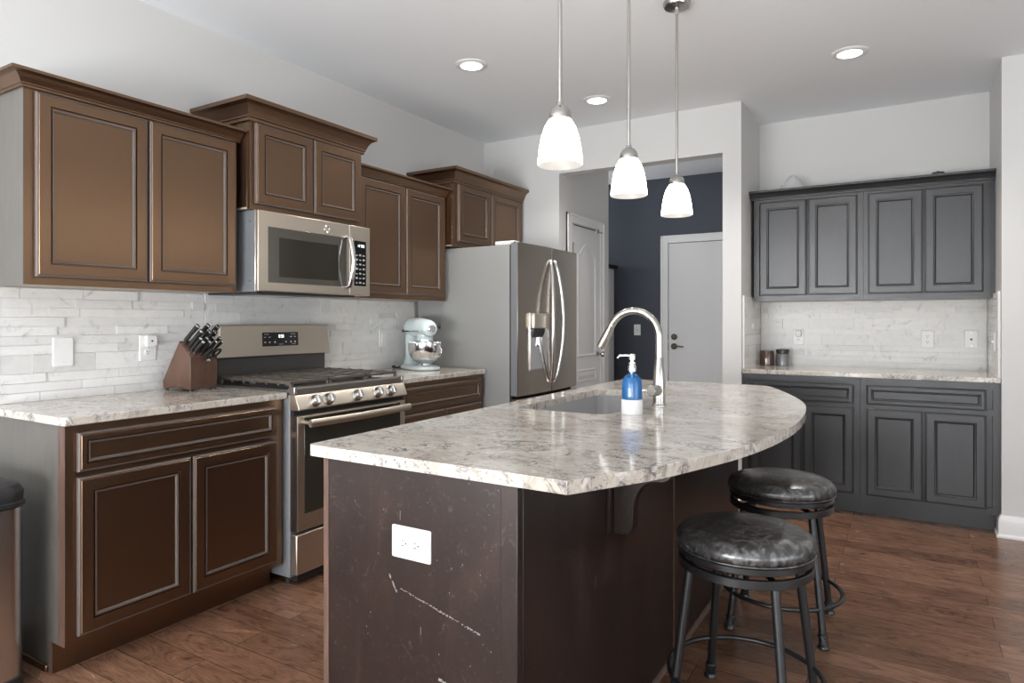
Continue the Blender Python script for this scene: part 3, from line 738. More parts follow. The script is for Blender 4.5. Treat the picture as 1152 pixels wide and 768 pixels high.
# faucet
fx, fy = -0.836, 2.506
fa = thing('kitchen_faucet', 'tall gooseneck pull-down faucet in brushed nickel beside the sink', 'faucet', (fx, fy, 0.906))
b = MB(); b.lathe([(0.0275, 0), (0.0275, 0.004), (0.0245, 0.007), (0.0245, 0.075), (0.0235, 0.10), (0.0165, 0.185), (0.0150, 0.188)], (fx, fy, 0.906), UZ, 32); b.build('body', 'nickel', fa)
cxn, czn, rn = fx - 0.105, 1.172, 0.105
path = [(fx, fy, 1.092), (fx, fy, 1.13)] + [(cxn + rn * math.cos(R(a)), fy, czn + rn * math.sin(R(a))) for a in range(0, 156, 8)]
b = MB(); b.tube(path, 0.0145, 18); b.build('neck', 'nickel', fa)
e = Vector(path[-1]); dv = Vector((-math.sin(R(152)), 0, math.cos(R(152))))
b = MB(); b.lathe([(0.0150, 0), (0.0158, 0.002), (0.0150, 0.006), (0.0175, 0.05), (0.0195, 0.098), (0.0185, 0.104), (0.012, 0.1045)], e, dv, 24); hd = b.build('spray_head', 'nickel', fa)
b = MB(); q = e + dv * 0.052 + Vector((-0.0165, 0, -0.006)); b.tube([q + dv * -0.016, q, q + dv * 0.016], [0.004, 0.0065, 0.004], 10); b.build('button', 'black', hd)
b = MB(); b.lathe([(0.0215, 0.0), (0.0215, 0.046), (0.0195, 0.050), (0.0185, 0.0485), (0.0, 0.0485)], (fx, fy - 0.018, 0.968), (-0.25, -0.97, 0), 28)
lv = b.build('handle_hub', 'nickel', fa)
b = MB(); b.tube([(fx - 0.025, fy - 0.055, 0.968), (fx - 0.06, fy - 0.062, 0.968), (fx - 0.095, fy - 0.066, 0.970)], [0.0055, 0.005, 0.0042], 10); b.build('lever', 'nickel', lv)
# soap dispenser
sx, sy = -0.845, 2.235
so = thing('soap_dispenser', 'pump bottle of blue soap with white bottom band on island countertop', 'soap dispenser', (sx, sy, 0.906))
b = MB(); b.lathe([(0.034, 0.052), (0.0368, 0.0525), (0.0368, 0.112), (0.034, 0.124), (0.025, 0.136), (0.0125, 0.144), (0.0115, 0.160), (0.0100, 0.160), (0.0108, 0.143), (0.024, 0.134), (0.0325, 0.122), (0.0350, 0.112), (0.0350, 0.056), (0.0, 0.056)], (sx, sy, 0.906), UZ, 36, cap0=False); b.build('bottle', 'glass_blue', so)
b = MB(); b.lathe([(0.0345, 0.0565), (0.0345, 0.112), (0.032, 0.1215), (0.026, 0.130), (0.0, 0.130)], (sx, sy, 0.906), UZ, 36); b.build('soap', 'liquid', so)
b = MB(); b.lathe([(0.0362, 0), (0.0378, 0.002), (0.0378, 0.051), (0.0366, 0.0525), (0.0, 0.0525)], (sx, sy, 0.906), UZ, 36); b.build('base_band', 'white', so)
b = MB(); b.lathe([(0.0145, 0.152), (0.0145, 0.172), (0.0125, 0.175), (0.0125, 0.185), (0.006, 0.186), (0.006, 0.192), (0.0115, 0.193), (0.0115, 0.211), (0.0105, 0.214), (0.0, 0.215)], (sx, sy, 0.906), UZ, 24)
b.tube([(sx, sy, 1.112), (sx - 0.022, sy - 0.012, 1.1145), (sx - 0.040, sy - 0.022, 1.112), (sx - 0.046, sy - 0.026, 1.104)], [0.0048, 0.0045, 0.004, 0.0035], 10); b.build('pump', 'chrome', so)
b = MB(); b.tube([(sx + 0.004, sy, 0.966), (sx - 0.002, sy, 1.06)], 0.003, 8)
b.build('dip_tube', 'offwhite', so)

# ------------------------------------------------------------------ wall plates
def wall_plate(name, label, cat, c, u, n, wd, ht, kind, group=None):
    """flat plate in the frame u (across), up, n (out of the wall)"""
    t = thing(name, label, cat, c, group); F = frame(c, u, n)
    b = MB(); b.rings([[(x, y, z) for x, y in rrect(-wd / 2 + i, wd / 2 - i, -ht / 2 + i, ht / 2 - i, 0.004, 3)] for i, z in ((0, 0), (0, 0.003), (0.003, 0.006))])
    b.build('cover_plate', 'white', t, xf=F)
    def screw(x, y):
        s = MB(); s.lathe([(0.003, 0), (0.003, 0.0012), (0.0, 0.0014)], (x, y, 0.006), UZ, 12); s.build('screw', 'offwhite', t, xf=F)
    def recept(x, y, rot=False):
        r = MB(); r.rings([[(x + a, y + bb, z) for a, bb in (rrect(-0.0165, 0.0165, -0.014, 0.014, 0.008, 4) if not rot else rrect(-0.014, 0.014, -0.0165, 0.0165, 0.008, 4))] for z in (0.006, 0.0085)])
        o = r.build('receptacle', 'white', t, xf=F)
        s = MB()
        for dx, dy, a, bb in (((-0.006, 0.003, .0012, .004), (0.006, 0.003, .0012, .0035), (0, -0.007, .0022, .0022)) if not rot else ((-0.003, 0.006, .004, .0012), (-0.003, -0.006, .004, .0012), (0.007, 0, .0022, .0022))):
            s.box(x + dx - a, x + dx + a, y + dy - bb, y + dy + bb, 0.0084, 0.0088)
        s.build('slots', 'slot', o, xf=F)
    if kind == 'blank': screw(0, 0.042); screw(0, -0.042)
    if kind == 'duplex': recept(0, 0.0195); recept(0, -0.0195); screw(0, 0)
    if kind == 'duplex_h': recept(-0.0195, 0, True); recept(0.0195, 0, True); screw(0, 0)
    if kind == 'rocker':
        r = MB(); r.rings([[(-0.016, -0.033, 0.006), (0.016, -0.033, 0.006), (0.016, 0.033, 0.006), (-0.016, 0.033, 0.006)], [(-0.015, -0.032, 0.0075), (0.015, -0.032, 0.0075), (0.015, 0.032, 0.010), (-0.015, 0.032, 0.010)]])
        r.build('rocker', 'white', t, xf=F); screw(0, 0.048); screw(0, -0.048)
    if kind == 'toggle':
        r = MB(); r.rings([[(-0.005, -0.010, 0.006), (0.005, -0.010, 0.006), (0.005, 0.010, 0.006), (-0.005, 0.010, 0.006)], [(-0.004, 0.002, 0.018), (0.004, 0.002, 0.018), (0.004, 0.010, 0.018), (-0.004, 0.010, 0.018)]])
        r.build('toggle', 'offwhite', t, xf=F); screw(0, 0.030); screw(0, -0.030)
    if kind == 'coax':
        r = MB(); r.lathe([(0.0065, 0), (0.0065, 0.002), (0.0045, 0.002), (0.0045, 0.009), (0.0, 0.009)], (0, 0, 0.006), UZ, 16); r.build('connector', 'slot', t, xf=F)
        for y in (0.042, -0.042):
            s = MB(); s.lathe([(0.0035, 0), (0.0035, 0.0012), (0.0, 0.0014)], (0, y, 0.006), UZ, 12); s.build('screw', 'nickel', t, xf=F)
    return t
xt = XL + 0.0125
wall_plate('blank_plate', 'plain white blank wall plate on the tiled wall', 'wall plate', (xt, 1.416, 1.104), UY, UX, 0.080, 0.122, 'blank')
wall_plate('electrical_outlet', 'white wall outlet by the knife block, square plug-in in its top', 'outlet', (xt, 1.780, 1.109), UY, UX, 0.080, 0.120, 'duplex')
pi = thing('plug_in_adapter', 'small square white plug-in device above the knife block', 'plug-in adapter', (xt, 1.785, 1.142))
F = frame((xt + 0.0088, 1.785, 1.142), UY, UX)
b = MB(); b.rings([[(x, y, z) for x, y in rrect(-0.027 + i, 0.027 - i, -0.027 + i, 0.027 - i, 0.009, 4)] for i, z in ((0.002, 0), (0, 0.003), (0, 0.017), (0.004, 0.022))]); b.build('housing', 'white', pi, xf=F)
b = MB(); b.lathe([(0.0045, 0), (0.0045, 0.001), (0, 0.001)], (0, 0, 0.022), UZ, 16); b.build('sensor_dot', 'slot', pi, xf=F)
wall_plate('light_switch', 'white rocker switch on the tiled wall by the stand mixer', 'light switch', (xt, 3.406, 1.117), UY, UX, 0.078, 0.120, 'rocker')
yt = YN - 0.0125
wall_plate('electrical_outlet', 'white outlet above the two small jars, small plug-in in its top', 'outlet', (-0.703, yt, 1.115), UX, NY, 0.072, 0.118, 'duplex')
pi = thing('plug_in_adapter', 'small white plug-in in the outlet above the jars', 'plug-in adapter', (-0.700, yt, 1.142))
F = frame((-0.700, yt - 0.0088, 1.140), UX, NY)
b = MB(); b.rings([[(x, y, z) for x, y in rrect(-0.020 + i, 0.020 - i, -0.022 + i, 0.026 - i, 0.008, 4)] for i, z in ((0.002, 0), (0, 0.003), (0, 0.022), (0.004, 0.027))]); b.build('housing', 'offwhite', pi, xf=F)
wall_plate('electrical_outlet', 'white duplex outlet in the niche with nothing plugged in', 'outlet', (0.112, yt, 1.110), UX, NY, 0.076, 0.118, 'duplex')
wall_plate('cable_plate', 'white cable plate with dark center connector on the niche backsplash', 'wall plate', (0.357, yt, 1.112), UX, NY, 0.074, 0.120, 'coax')
wall_plate('light_switch', 'white toggle switch seen edge-on on the side wall of the niche', 'light switch', (XNR - 0.0125, 4.885, 1.108), (0, -1, 0), (-1, 0, 0), 0.072, 0.116, 'toggle')
wall_plate('electrical_outlet', 'wide white outlet on the scuffed end panel of the island', 'outlet', (-1.0475, IY0, 0.690), UX, NY, 0.122, 0.080, 'duplex_h')
wall_plate('light_switch', 'white switch on the navy wall beside the entry door', 'light switch', (-2.515, YH, 1.135), UX, NY, 0.075, 0.118, 'toggle')

# ------------------------------------------------------------------ gas range
rg = thing('gas_range', 'slate steel gas range with black grates between the base cabinets', 'range', (-2.75, 2.464, 0))
Y0, Y1 = 2.083, 2.846
MB().box(XL + 0.02, -2.455, Y0, Y1, 0.045, 0.905).build('body', 'range_side', rg, bevel=0.003)
b = MB()
for x in (-3.0, -2.52):
    for y in (Y0 + 0.05, Y1 - 0.05): b.cyl((x, y, 0), (x, y, 0.045), 0.018, 14)
b.build('levelling_feet', 'black', rg)
MB().box(-2.5, -2.44, Y0 + 0.03, Y1 - 0.03, 0.02, 0.06).build('kick_plate', 'dark_gap', rg)
b = MB(); b.box(-2.452, -2.408, Y0 + 0.002, Y1 - 0.002, 0.262, 0.796); dr = b.build('oven_door', 'slate', rg, bevel=0.006)
b = MB(); b.box(-2.409, -2.4065, Y0 + 0.045, Y1 - 0.045, 0.340, 0.785); b.build('door_glass', 'oven_glass', dr, bevel=0.001)
b = MB(); b.box(-2.4525, -2.4085, Y0 + 0.001, Y0 + 0.003, 0.262, 0.796); b.build('side_trim', 'steel', dr)
hp = []
for i in range(17):
    t = i / 16; hp.append((-2.352 + 0.018 * math.sin(PI * t), Y0 + 0.030 + (Y1 - Y0 - 0.06) * t, 0.765))
b = MB(); b.tube(hp, 0.0185, 14, flat=0.7)
b.cyl((-2.408, Y0 + 0.045, 0.765), (-2.352, Y0 + 0.045, 0.765), 0.010, 12).cyl((-2.408, Y1 - 0.045, 0.765), (-2.352, Y1 - 0.045, 0.765), 0.010, 12)
b.build('handle', 'slate', dr)
b = MB(); b.box(-2.452, -2.410, Y0 + 0.002, Y1 - 0.002, 0.062, 0.248); b.build('storage_drawer', 'slate', rg, bevel=0.006)
MB().box(-2.46, -2.430, Y0 + 0.004, Y1 - 0.004, 0.796, 0.824).build('vent_gap', 'dark_gap', rg)
b = MB(); b.prism([(-2.47, 0.822), (-2.398, 0.822), (-2.392, 0.828), (-2.418, 0.886), (-2.424, 0.891), (-2.47, 0.891)], 'y', Y0 + 0.001, Y1 - 0.001); cp = b.build('control_panel', 'slate', rg, bevel=0.002)
nv = Vector((0.058, 0, 0.026)).normalized()
for y in (2.184, 2.268, 2.462, 2.612, 2.712):
    c0 = Vector((-2.4055, y, 0.857))
    b = MB(); b.lathe([(0.030, 0), (0.030, 0.006), (0.026, 0.009), (0.0245, 0.028), (0.022, 0.034), (0.0, 0.0345)], c0, nv, 28)
    kn = b.build('knob', 'steel', rg)
    up = Vector((-nv.z, 0, nv.x)); F = frame(c0 + nv * 0.030, (0, 1, 0), nv)
    b = MB(); b.box(-0.004, 0.004, -0.021, 0.021, 0, 0.010); b.build('grip', 'steel', kn, xf=F, bevel=0.002)
b = MB(); b.prism([(-3.03, 0.895), (-2.43, 0.891), (-2.4255, 0.897), (-2.4255, 0.920), (-2.432, 0.926), (-2.46, 0.928), (-2.475, 0.914), (-3.03, 0.914)], 'y', Y0, Y1); b.build('cooktop', 'iron', rg, bevel=0.002)
for y in (Y0 + 0.0005, Y1 - 0.0125):
    b = MB(); b.box(-2.440, -2.424, y, y + 0.012, 0.892, 0.9285)
    b.build('corner_cap', 'steel', rg, bevel=0.002)
b = MB(); b.box(-3.02, -2.478, Y0 + 0.015, Y1 - 0.015, 0.9135, 0.9150); b.build('burner_well', 'black', rg)
for x, y, r in ((-2.60, 2.215, 0.045), (-2.88, 2.215, 0.036), (-2.74, 2.464, 0.05), (-2.60, 2.715, 0.045), (-2.88, 2.715, 0.036)):
    b = MB(); b.lathe([(r + 0.012, 0), (r + 0.008, 0.006), (r, 0.007), (r, 0.014), (r - 0.006, 0.018), (0, 0.019)], (x, y, 0.915), UZ, 28); b.build('burner', 'black', rg)
for a0, a1 in ((Y0 + 0.012, 2.330), (2.336, 2.592), (2.598, Y1 - 0.012)):
    b = MB(); g0, g1, q = -2.985, -2.462, 0.0058
    for y in (a0 + q, a1 - q, (a0 + a1) / 2): b.box(g0, g1, y - q, y + q, 0.940, 0.954)
    nb = 7
    for i in range(nb):
        x = g0 + q + (g1 - g0 - 2 * q) * i / (nb - 1)
        b.box(x - q, x + q, a0, a1, 0.942, 0.957)
        for y in (a0 + q, a1 - q):
            b.box(x - q, x + q, y - q, y + q, 0.930, 0.942)
    for x in (g0 + q, g1 - q):
        for y in (a0 + q, a1 - q): b.box(x - q * 1.3, x + q * 1.3, y - q * 1.3, y + q * 1.3, 0.914, 0.942)
    b.build('grate', 'iron', rg, bevel=0.0025, seg=1)
b = MB(); b.box(-3.075, -3.028, Y0 + 0.012, Y1 - 0.012, 0.90, 1.060); b.build('backguard', 'range_dark', rg, bevel=0.003)
b = MB(); b.rings([[(-3.075, Y0 + 0.004, 1.045), (-2.992, Y0 + 0.004, 1.045), (-2.998, Y0 + 0.020, 1.213), (-3.075, Y0 + 0.020, 1.213)], [(-3.075, Y1 - 0.004, 1.045), (-2.992, Y1 - 0.004, 1.045), (-2.998, Y1 - 0.024, 1.213), (-3.075, Y1 - 0.024, 1.213)]])
bg = b.build('console', 'slate', rg, bevel=0.004)
F = frame((-2.9945, 2.478, 1.135), UY, (0.9994, 0, 0.0357))
b = MB(); b.rings([[(x, y, z) for x, y in rrect(-0.122, 0.122, -0.038, 0.038, 0.004, 3)] for z in (0, 0.0012)]); dp = b.build('display', 'black_gloss', bg, xf=F)
b = MB()
def seg7(b, x, y, d, w=0.009, h=0.016, z=0.0013, th=0.0018):
    S = {'0': 'abcdef', '1': 'bc', '2': 'abged', '3': 'abgcd', '5': 'afgcd', '8': 'abcdefg', '4': 'fgbc', '9': 'abcdfg'}[d]
    R_ = {'a': (0, w, h - th, h), 'd': (0, w, 0, th), 'g': (0, w, h / 2 - th / 2, h / 2 + th / 2), 'f': (0, th, h / 2, h), 'b': (w - th, w, h / 2, h), 'e': (0, th, 0, h / 2), 'c': (w - th, w, 0, h / 2)}
    for s in S: a0, a1, c0, c1 = R_[s]; b.box(x + a0, x + a1, y + c0, y + c1, z, z + 0.0003)
for x, d in ((-0.014, '8'), (0.000, '5'), (0.011, '9')): seg7(b, x, 0.008, d)
b.build('digits', 'lcd', dp, xf=F)
b = MB(); rnd = random.Random(2)
for x in (-0.105, -0.075): b.box(x - 0.007, x + 0.007, 0.010, 0.014, 0.0012, 0.0016)
for x in (0.070, 0.098): b.box(x - 0.006, x + 0.006, 0.010, 0.015, 0.0012, 0.0016)
for x in (-0.105, -0.075, -0.04, 0.035, 0.070, 0.098): b.box(x - 0.005, x + 0.005, -0.020, -0.012, 0.0012, 0.0016)
for x in (-0.095, 0.085): b.box(x - 0.016, x + 0.016, 0.026, 0.029, 0.0012, 0.0016)
for x in (0.0, 0.09): b.box(x - 0.014, x + 0.014, -0.029, -0.027, 0.0012, 0.0016)
b.build('buttons', 'print', dp, xf=F)

# ------------------------------------------------------------------ microwave
mw = thing('microwave_oven', 'slate over-the-range microwave with dark window and bowed handle', 'microwave', (-2.88, 2.467, 1.377))
my0, my1, mz0, mz1 = 2.083, 2.851, 1.378, 1.774
MB().box(XL + 0.014, -2.706, my0 + 0.003, my1 - 0.003, mz0, mz1).build('body', 'micro_side', mw, bevel=0.003)
b = MB(); b.box(-2.706, -2.700, my0, my1, mz0, mz1); b.build('front_frame', 'steel', mw, bevel=0.002)
b = MB(); b.box(-2.700, -2.678, my0, 2.6865, mz0 + 0.002, mz1 - 0.001); md = b.build('door', 'slate', mw, bevel=0.004)
b = MB(); b.box(-2.6785, -2.6768, 2.140, 2.6640, 1.425, 1.698); b.build('window', 'micro_glass', md, bevel=0.001)
b = MB(); b.box(-2.6769, -2.6760, 2.205, 2.600, 1.455, 1.650); b.build('window_screen', 'oven_glass', md, bevel=0.001)
b = MB(); b.box(-2.700, -2.678, 2.6885, my1, mz0 + 0.002, mz1 - 0.001); ct = b.build('control_strip', 'slate', mw, bevel=0.004)
b = MB(); b.box(-2.6785, -2.6768, 2.722, 2.818, 1.434, 1.690); kp = b.build('control_panel', 'black_gloss', ct, bevel=0.001)
b = MB()
for r in range(7):
    for c in range(3):
        y, z = 2.742 + c * 0.028, 1.448 + r * 0.026
        b.box(-2.6769, -2.6764, y - 0.008, y + 0.008, z, z + 0.006 + 0.004 * ((r + c) % 2))
b.build('buttons', 'print', kp)
b = MB(); F = frame((-2.6768, 2.772, 1.655), UY, UX)
for x, d in ((-0.026, '1'), (-0.012, '2'), (0.006, '0'), (0.020, '0')): seg7(b, x, 0, d, 0.009, 0.014, 0.0002)
b.build('digits', 'lcd', kp, xf=F)
hp = [(-2.680, 2.668, 1.425)] + [(-2.655 + 0.028 * math.sin(PI * (i / 14)), 2.668, 1.428 + 0.272 * i / 14) for i in range(15)] + [(-2.680, 2.668, 1.703)]
b = MB(); b.tube(hp, 0.0115, 14, flat=1.35); b.build('handle', 'chrome', md)
b = MB(); F = frame((-2.678, 2.518, 1.728), UY, UX)
b.tube([(0.0170 * math.cos(2 * PI * i / 28), 0.0170 * math.sin(2 * PI * i / 28), 0.001) for i in range(28)], 0.0022, 6, closed=True)
b.tube([(-0.002 + 0.0045 * math.cos(R(a)), 0.001 + 0.005 * math.sin(R(a)), 0.0012) for a in range(40, 341, 25)], 0.0008, 5)
b.tube([(0.006 + 0.004 * math.cos(R(a)), 0.003 + 0.003 * math.sin(R(a)), 0.0012) for a in range(40, 271, 25)], 0.0008, 5)
b.tube([(0.006 + 0.004 * math.cos(R(a)), -0.003 + 0.003 * math.sin(R(a)), 0.0012) for a in range(90, 321, 25)], 0.0008, 5)
b.build('badge', 'chrome', md, xf=F)
b = MB(); b.box(XL + 0.02, -2.70, my0 + 0.006, my1 - 0.10, mz0 - 0.010, mz0 + 0.0005); vg = b.build('underside', 'black', mw, bevel=0.002)
for y in (2.18, 2.47):
    b = MB(); b.box(-3.02, -2.80, y, y + 0.24, mz0 - 0.013, mz0 - 0.010); b.build('grease_filter', 'steel', vg)
b = MB()
for z in (1.43, 1.72): b.lathe([(0.004, 0), (0.004, 0.0015), (0, 0.002)], (-2.74, my0 + 0.003, z), NY, 12)
b.build('side_screws', 'steel', mw)

# ------------------------------------------------------------------ refrigerator
fr = thing('refrigerator', 'tall stainless french-door refrigerator with door dispenser at the end of the counter', 'refrigerator', (-2.65, 4.215, 0))
fy0, fy1, fm = 3.762, 4.672, 4.224
MB().box(XL + 0.03, -2.285, fy0, fy1, 0.05, 1.745).build('body', 'fridge_side', fr, bevel=0.004)
MB().box(-2.9, -2.30, fy0 + 0.03, fy1 - 0.03, 0.0, 0.05).build('kick_grille', 'black', fr)
def fdoor(name, a0, a1, z0, z1):
    b = MB()
    x0, x1 = -2.272, -2.222
    n = 10; rs = []
    pts = [(x0, a0), (x1, a0)] + [(x1 + 0.016 * math.sin(PI * ((a0 + (a1 - a0) * i / n) - fy0) / (fy1 - fy0)), a0 + (a1 - a0) * i / n) for i in range(n + 1)] + [(x0, a1)]
    pts = [pts[0]] + pts[2:]
    b.prism(pts, 'z', z0, z1)
    return b.build(name, 'fridge_door', fr, bevel=0.005)
dl = fdoor('door', fy0, fm - 0.003, 0.728, 1.762)
d_r = fdoor('door', fm + 0.003, fy1, 0.728, 1.762)
fz = fdoor('freezer_drawer', fy0, fy1, 0.09, 0.712)
b = MB(); b.box(-2.285, -2.272, fy0 + 0.006, fy1 - 0.006, 0.09, 1.755); b.build('door_gasket', 'dark_gap', fr)
b = MB(); b.box(-2.2725, -2.2235, fy0 - 0.0015, fy0 + 0.0005, 0.735, 1.755); b.build('door_edge', 'micro_side', dl)
b = MB(); b.tube([(-2.215, fy0 + 0.06, 0.66), (-2.165, fy0 + 0.07, 0.665), (-2.155, fm, 0.665), (-2.165, fy1 - 0.07, 0.665), (-2.215, fy1 - 0.06, 0.66)], 0.014, 12); b.build('handle', 'chrome', fz)
for yb_, sgn, door in ((fm - 0.035, -1, dl), (fm + 0.035, 1, d_r)):
    hp = []
    for i in range(23):
        t = i / 22; q = math.sin(PI * t)
        hp.append((-2.196 + 0.052 * q ** 0.75, yb_ + sgn * (0.060 if sgn < 0 else 0.028) * q, 0.800 + 0.860 * t))
    hp = [(-2.212, yb_, 0.795)] + hp + [(-2.212, yb_, 1.665)]
    b = MB(); b.tube(hp, 0.0140, 14, flat=1.1); b.build('handle', 'steel', door)
# dispenser in the first door
y0_, y1_, z0_, z1_ = 3.905, 4.150, 0.895, 1.290
b = MB(); b.box(-2.215, -2.2045, y0_, y1_, z0_, z1_); ds = b.build('dispenser', 'steel', dl, bevel=0.002)
b = MB(); b.box(-2.2050, -2.178, y0_ + 0.012, y1_ - 0.012, 1.182, 1.286); b.build('control_head', 'slate', ds, bevel=0.006)
b = MB(); b.box(-2.2050, -2.2035, y0_ + 0.010, y1_ - 0.010, z0_ + 0.010, 1.182); b.build('recess', 'chrome', ds, bevel=0.001)
b = MB(); b.prism([(-2.2035, 1.182), (-2.182, 1.182), (-2.186, 1.150), (-2.2035, 1.120)], 'y', y0_ + 0.015, (y0_ + y1_) / 2 + 0.05); b.build('nozzle', 'black', ds, bevel=0.003)
b = MB(); b.prism([(-2.2035, 1.13), (-2.192, 1.125), (-2.184, 1.06), (-2.188, 1.055), (-2.2035, 1.07)], 'y', (y0_ + y1_) / 2 - 0.02, (y0_ + y1_) / 2 + 0.02); b.build('paddle', 'steel', ds, bevel=0.003)
for a, q in ((fy0, 0.075), (fy1 - 0.075, 0.075)):
    b = MB(); b.box(-2.40, -2.250, a, a + q, 1.745, 1.772); b.build('hinge_cover', 'offwhite', fr, bevel=0.005)
b = MB(); F = frame((-2.2205, 4.615, 1.700), UY, UX)
b.tube([(0.014 * math.cos(2 * PI * i / 24), 0.014 * math.sin(2 * PI * i / 24), 0.001) for i in range(24)], 0.0013, 6, closed=True); b.tube([(-0.001, 0.007, 0.001), (-0.001, -0.006, 0.001), (0.006, -0.006, 0.001)], 0.001, 5)
b.build('badge', 'chrome', d_r, xf=F)

# ------------------------------------------------------------------ stand mixer (faces +x)
mx, my = -2.850, 3.520
mi = thing('stand_mixer', 'pale aqua stand mixer with steel bowl on the counter beside the refrigerator', 'stand mixer', (mx, my, 0.906))
def ell(cx, cy, rx, ry, z, n=32, pw=2.0):
    out = []
    for i in range(n):
        a = 2 * PI * i / n; ca, sa = math.cos(a), math.sin(a)
        out.append((cx + rx * math.copysign(abs(ca) ** (2 / pw), ca), cy + ry * math.copysign(abs(sa) ** (2 / pw), sa), z))
    return out
zb = 0.906
b = MB(); b.rings([ell(mx, my, 0.172, 0.105, zb + 0.003, pw=2.6), ell(mx, my, 0.176, 0.109, zb + 0.010, pw=2.6), ell(mx, my, 0.174, 0.107, zb + 0.022, pw=2.6), ell(mx - 0.01, my, 0.150, 0.090, zb + 0.034, pw=2.6)])
b.build('base', 'mixer', mi)
b = MB(); b.rings([ell(mx - 0.105, my, 0.066, 0.070, zb + 0.030), ell(mx - 0.112, my, 0.054, 0.055, zb + 0.07), ell(mx - 0.118, my, 0.045, 0.047, zb + 0.13), ell(mx - 0.115, my, 0.048, 0.050, zb + 0.20), ell(mx - 0.105, my, 0.058, 0.056, zb + 0.235)])
b.build('column', 'mixer', mi)
def yz(x, zc, ry, rz, n=28): return [(x, my + ry * math.cos(2 * PI * i / n), zc + rz * math.sin(2 * PI * i / n)) for i in range(n)]
hz = zb + 0.282
b = MB(); b.rings([yz(mx - 0.172, hz - 0.005, 0.012, 0.014), yz(mx - 0.165, hz - 0.003, 0.042, 0.046), yz(mx - 0.145, hz, 0.058, 0.062), yz(mx - 0.10, hz + 0.002, 0.066, 0.069), yz(mx - 0.02, hz + 0.002, 0.067, 0.068), yz(mx + 0.07, hz, 0.063, 0.063), yz(mx + 0.13, hz - 0.002, 0.057, 0.057), yz(mx + 0.158, hz - 0.004, 0.049, 0.049), yz(mx + 0.170, hz - 0.005, 0.034, 0.034), yz(mx + 0.172, hz - 0.005, 0.02, 0.02)])
hd = b.build('head', 'mixer', mi)
b = MB(); b.lathe([(0.050, 0), (0.056, 0.01), (0.056, 0.05), (0.05, 0.056)], (mx + 0.075, my, zb + 0.186), UZ, 28); b.build('planetary_housing', 'mixer', hd)
b = MB(); b.lathe([(0.0575, 0), (0.0575, 0.010)], (mx + 0.075, my, zb + 0.194), UZ, 28); b.build('drip_ring', 'chrome', hd)
b = MB(); b.lathe([(0.026, 0), (0.026, 0.012), (0.022, 0.016), (0.0, 0.016)], (mx + 0.168, my, hz - 0.005), UX, 24); b.build('attachment_hub', 'chrome', hd)
b = MB(); b.lathe([(0.006, 0), (0.006, 0.016), (0.015, 0.018), (0.015, 0.032), (0.0, 0.034)], (mx + 0.135, my + 0.052, hz + 0.010), (0.5, 0.86, 0), 18); b.build('hub_knob', 'black', hd)
b = MB(); b.box(mx - 0.10, mx + 0.13, my - 0.0675, my - 0.058, hz - 0.030, hz - 0.018); b.build('trim_band', 'chrome', hd, bevel=0.003)
b = MB(); b.tube([(mx - 0.09, my - 0.060, hz - 0.024), (mx - 0.09, my - 0.082, hz - 0.022)], 0.004, 8).lathe([(0.0, -0.008), (0.008, -0.004), (0.008, 0.004), (0.0, 0.008)], (mx - 0.09, my - 0.086, hz - 0.022), NY, 12); b.build('speed_lever', 'black', hd)
bc = (mx + 0.075, my, zb + 0.022)
b = MB(); b.lathe([(0.062, 0), (0.064, 0.004), (0.050, 0.010), (0.046, 0.022), (0.058, 0.030), (0.088, 0.055), (0.106, 0.085), (0.112, 0.115), (0.112, 0.158), (0.1145, 0.160), (0.1145, 0.163), (0.110, 0.163), (0.109, 0.115), (0.10, 0.085), (0.08, 0.055), (0.05, 0.034), (0.0, 0.032)], bc, UZ, 40)
bw = b.build('bowl', 'chrome', mi)
b = MB(); b.tube([(bc[0] + 0.105, my + 0.02, bc[2] + 0.150), (bc[0] + 0.140, my + 0.035, bc[2] + 0.146), (bc[0] + 0.158, my + 0.043, bc[2] + 0.115), (bc[0] + 0.150, my + 0.04, bc[2] + 0.075), (bc[0] + 0.105, my + 0.018, bc[2] + 0.068)], 0.006, 10); b.build('handle', 'chrome', bw)
b = MB(); b.lathe([(0.008, 0), (0.008, 0.05), (0.03, 0.06), (0.045, 0.10), (0.03, 0.14), (0.0, 0.145)], (bc[0], my, zb + 0.20), (0, 0, -1), 16); b.build('beater', 'steel', mi)
b = MB(); b.tube([(mx - 0.165, my - 0.03, zb + 0.02), (mx - 0.175, my - 0.06, zb + 0.010), (mx - 0.165, my - 0.09, zb + 0.007), (mx - 0.155, my - 0.125, zb + 0.008)], 0.0055, 8).tube([(mx - 0.155, my - 0.125, zb + 0.012), (mx - 0.130, my - 0.135, zb + 0.014)], [0.011, 0.013], 10); b.build('power_cord', 'black', mi)

mi.rotation_euler = (0, 0, R(-25))

# ------------------------------------------------------------------ knife block and knives
A = Vector((-2.868, 1.858, 0.906)); nf = Vector((0.985, 0.17, 0)).normalized(); sd = Vector((-0.17, 0.985, 0)).normalized()
KB = Matrix.Identity(4)
for i in range(3): KB[i][0], KB[i][1], KB[i][2], KB[i][3] = -nf[i], sd[i], (0, 0, 1)[i], A[i]
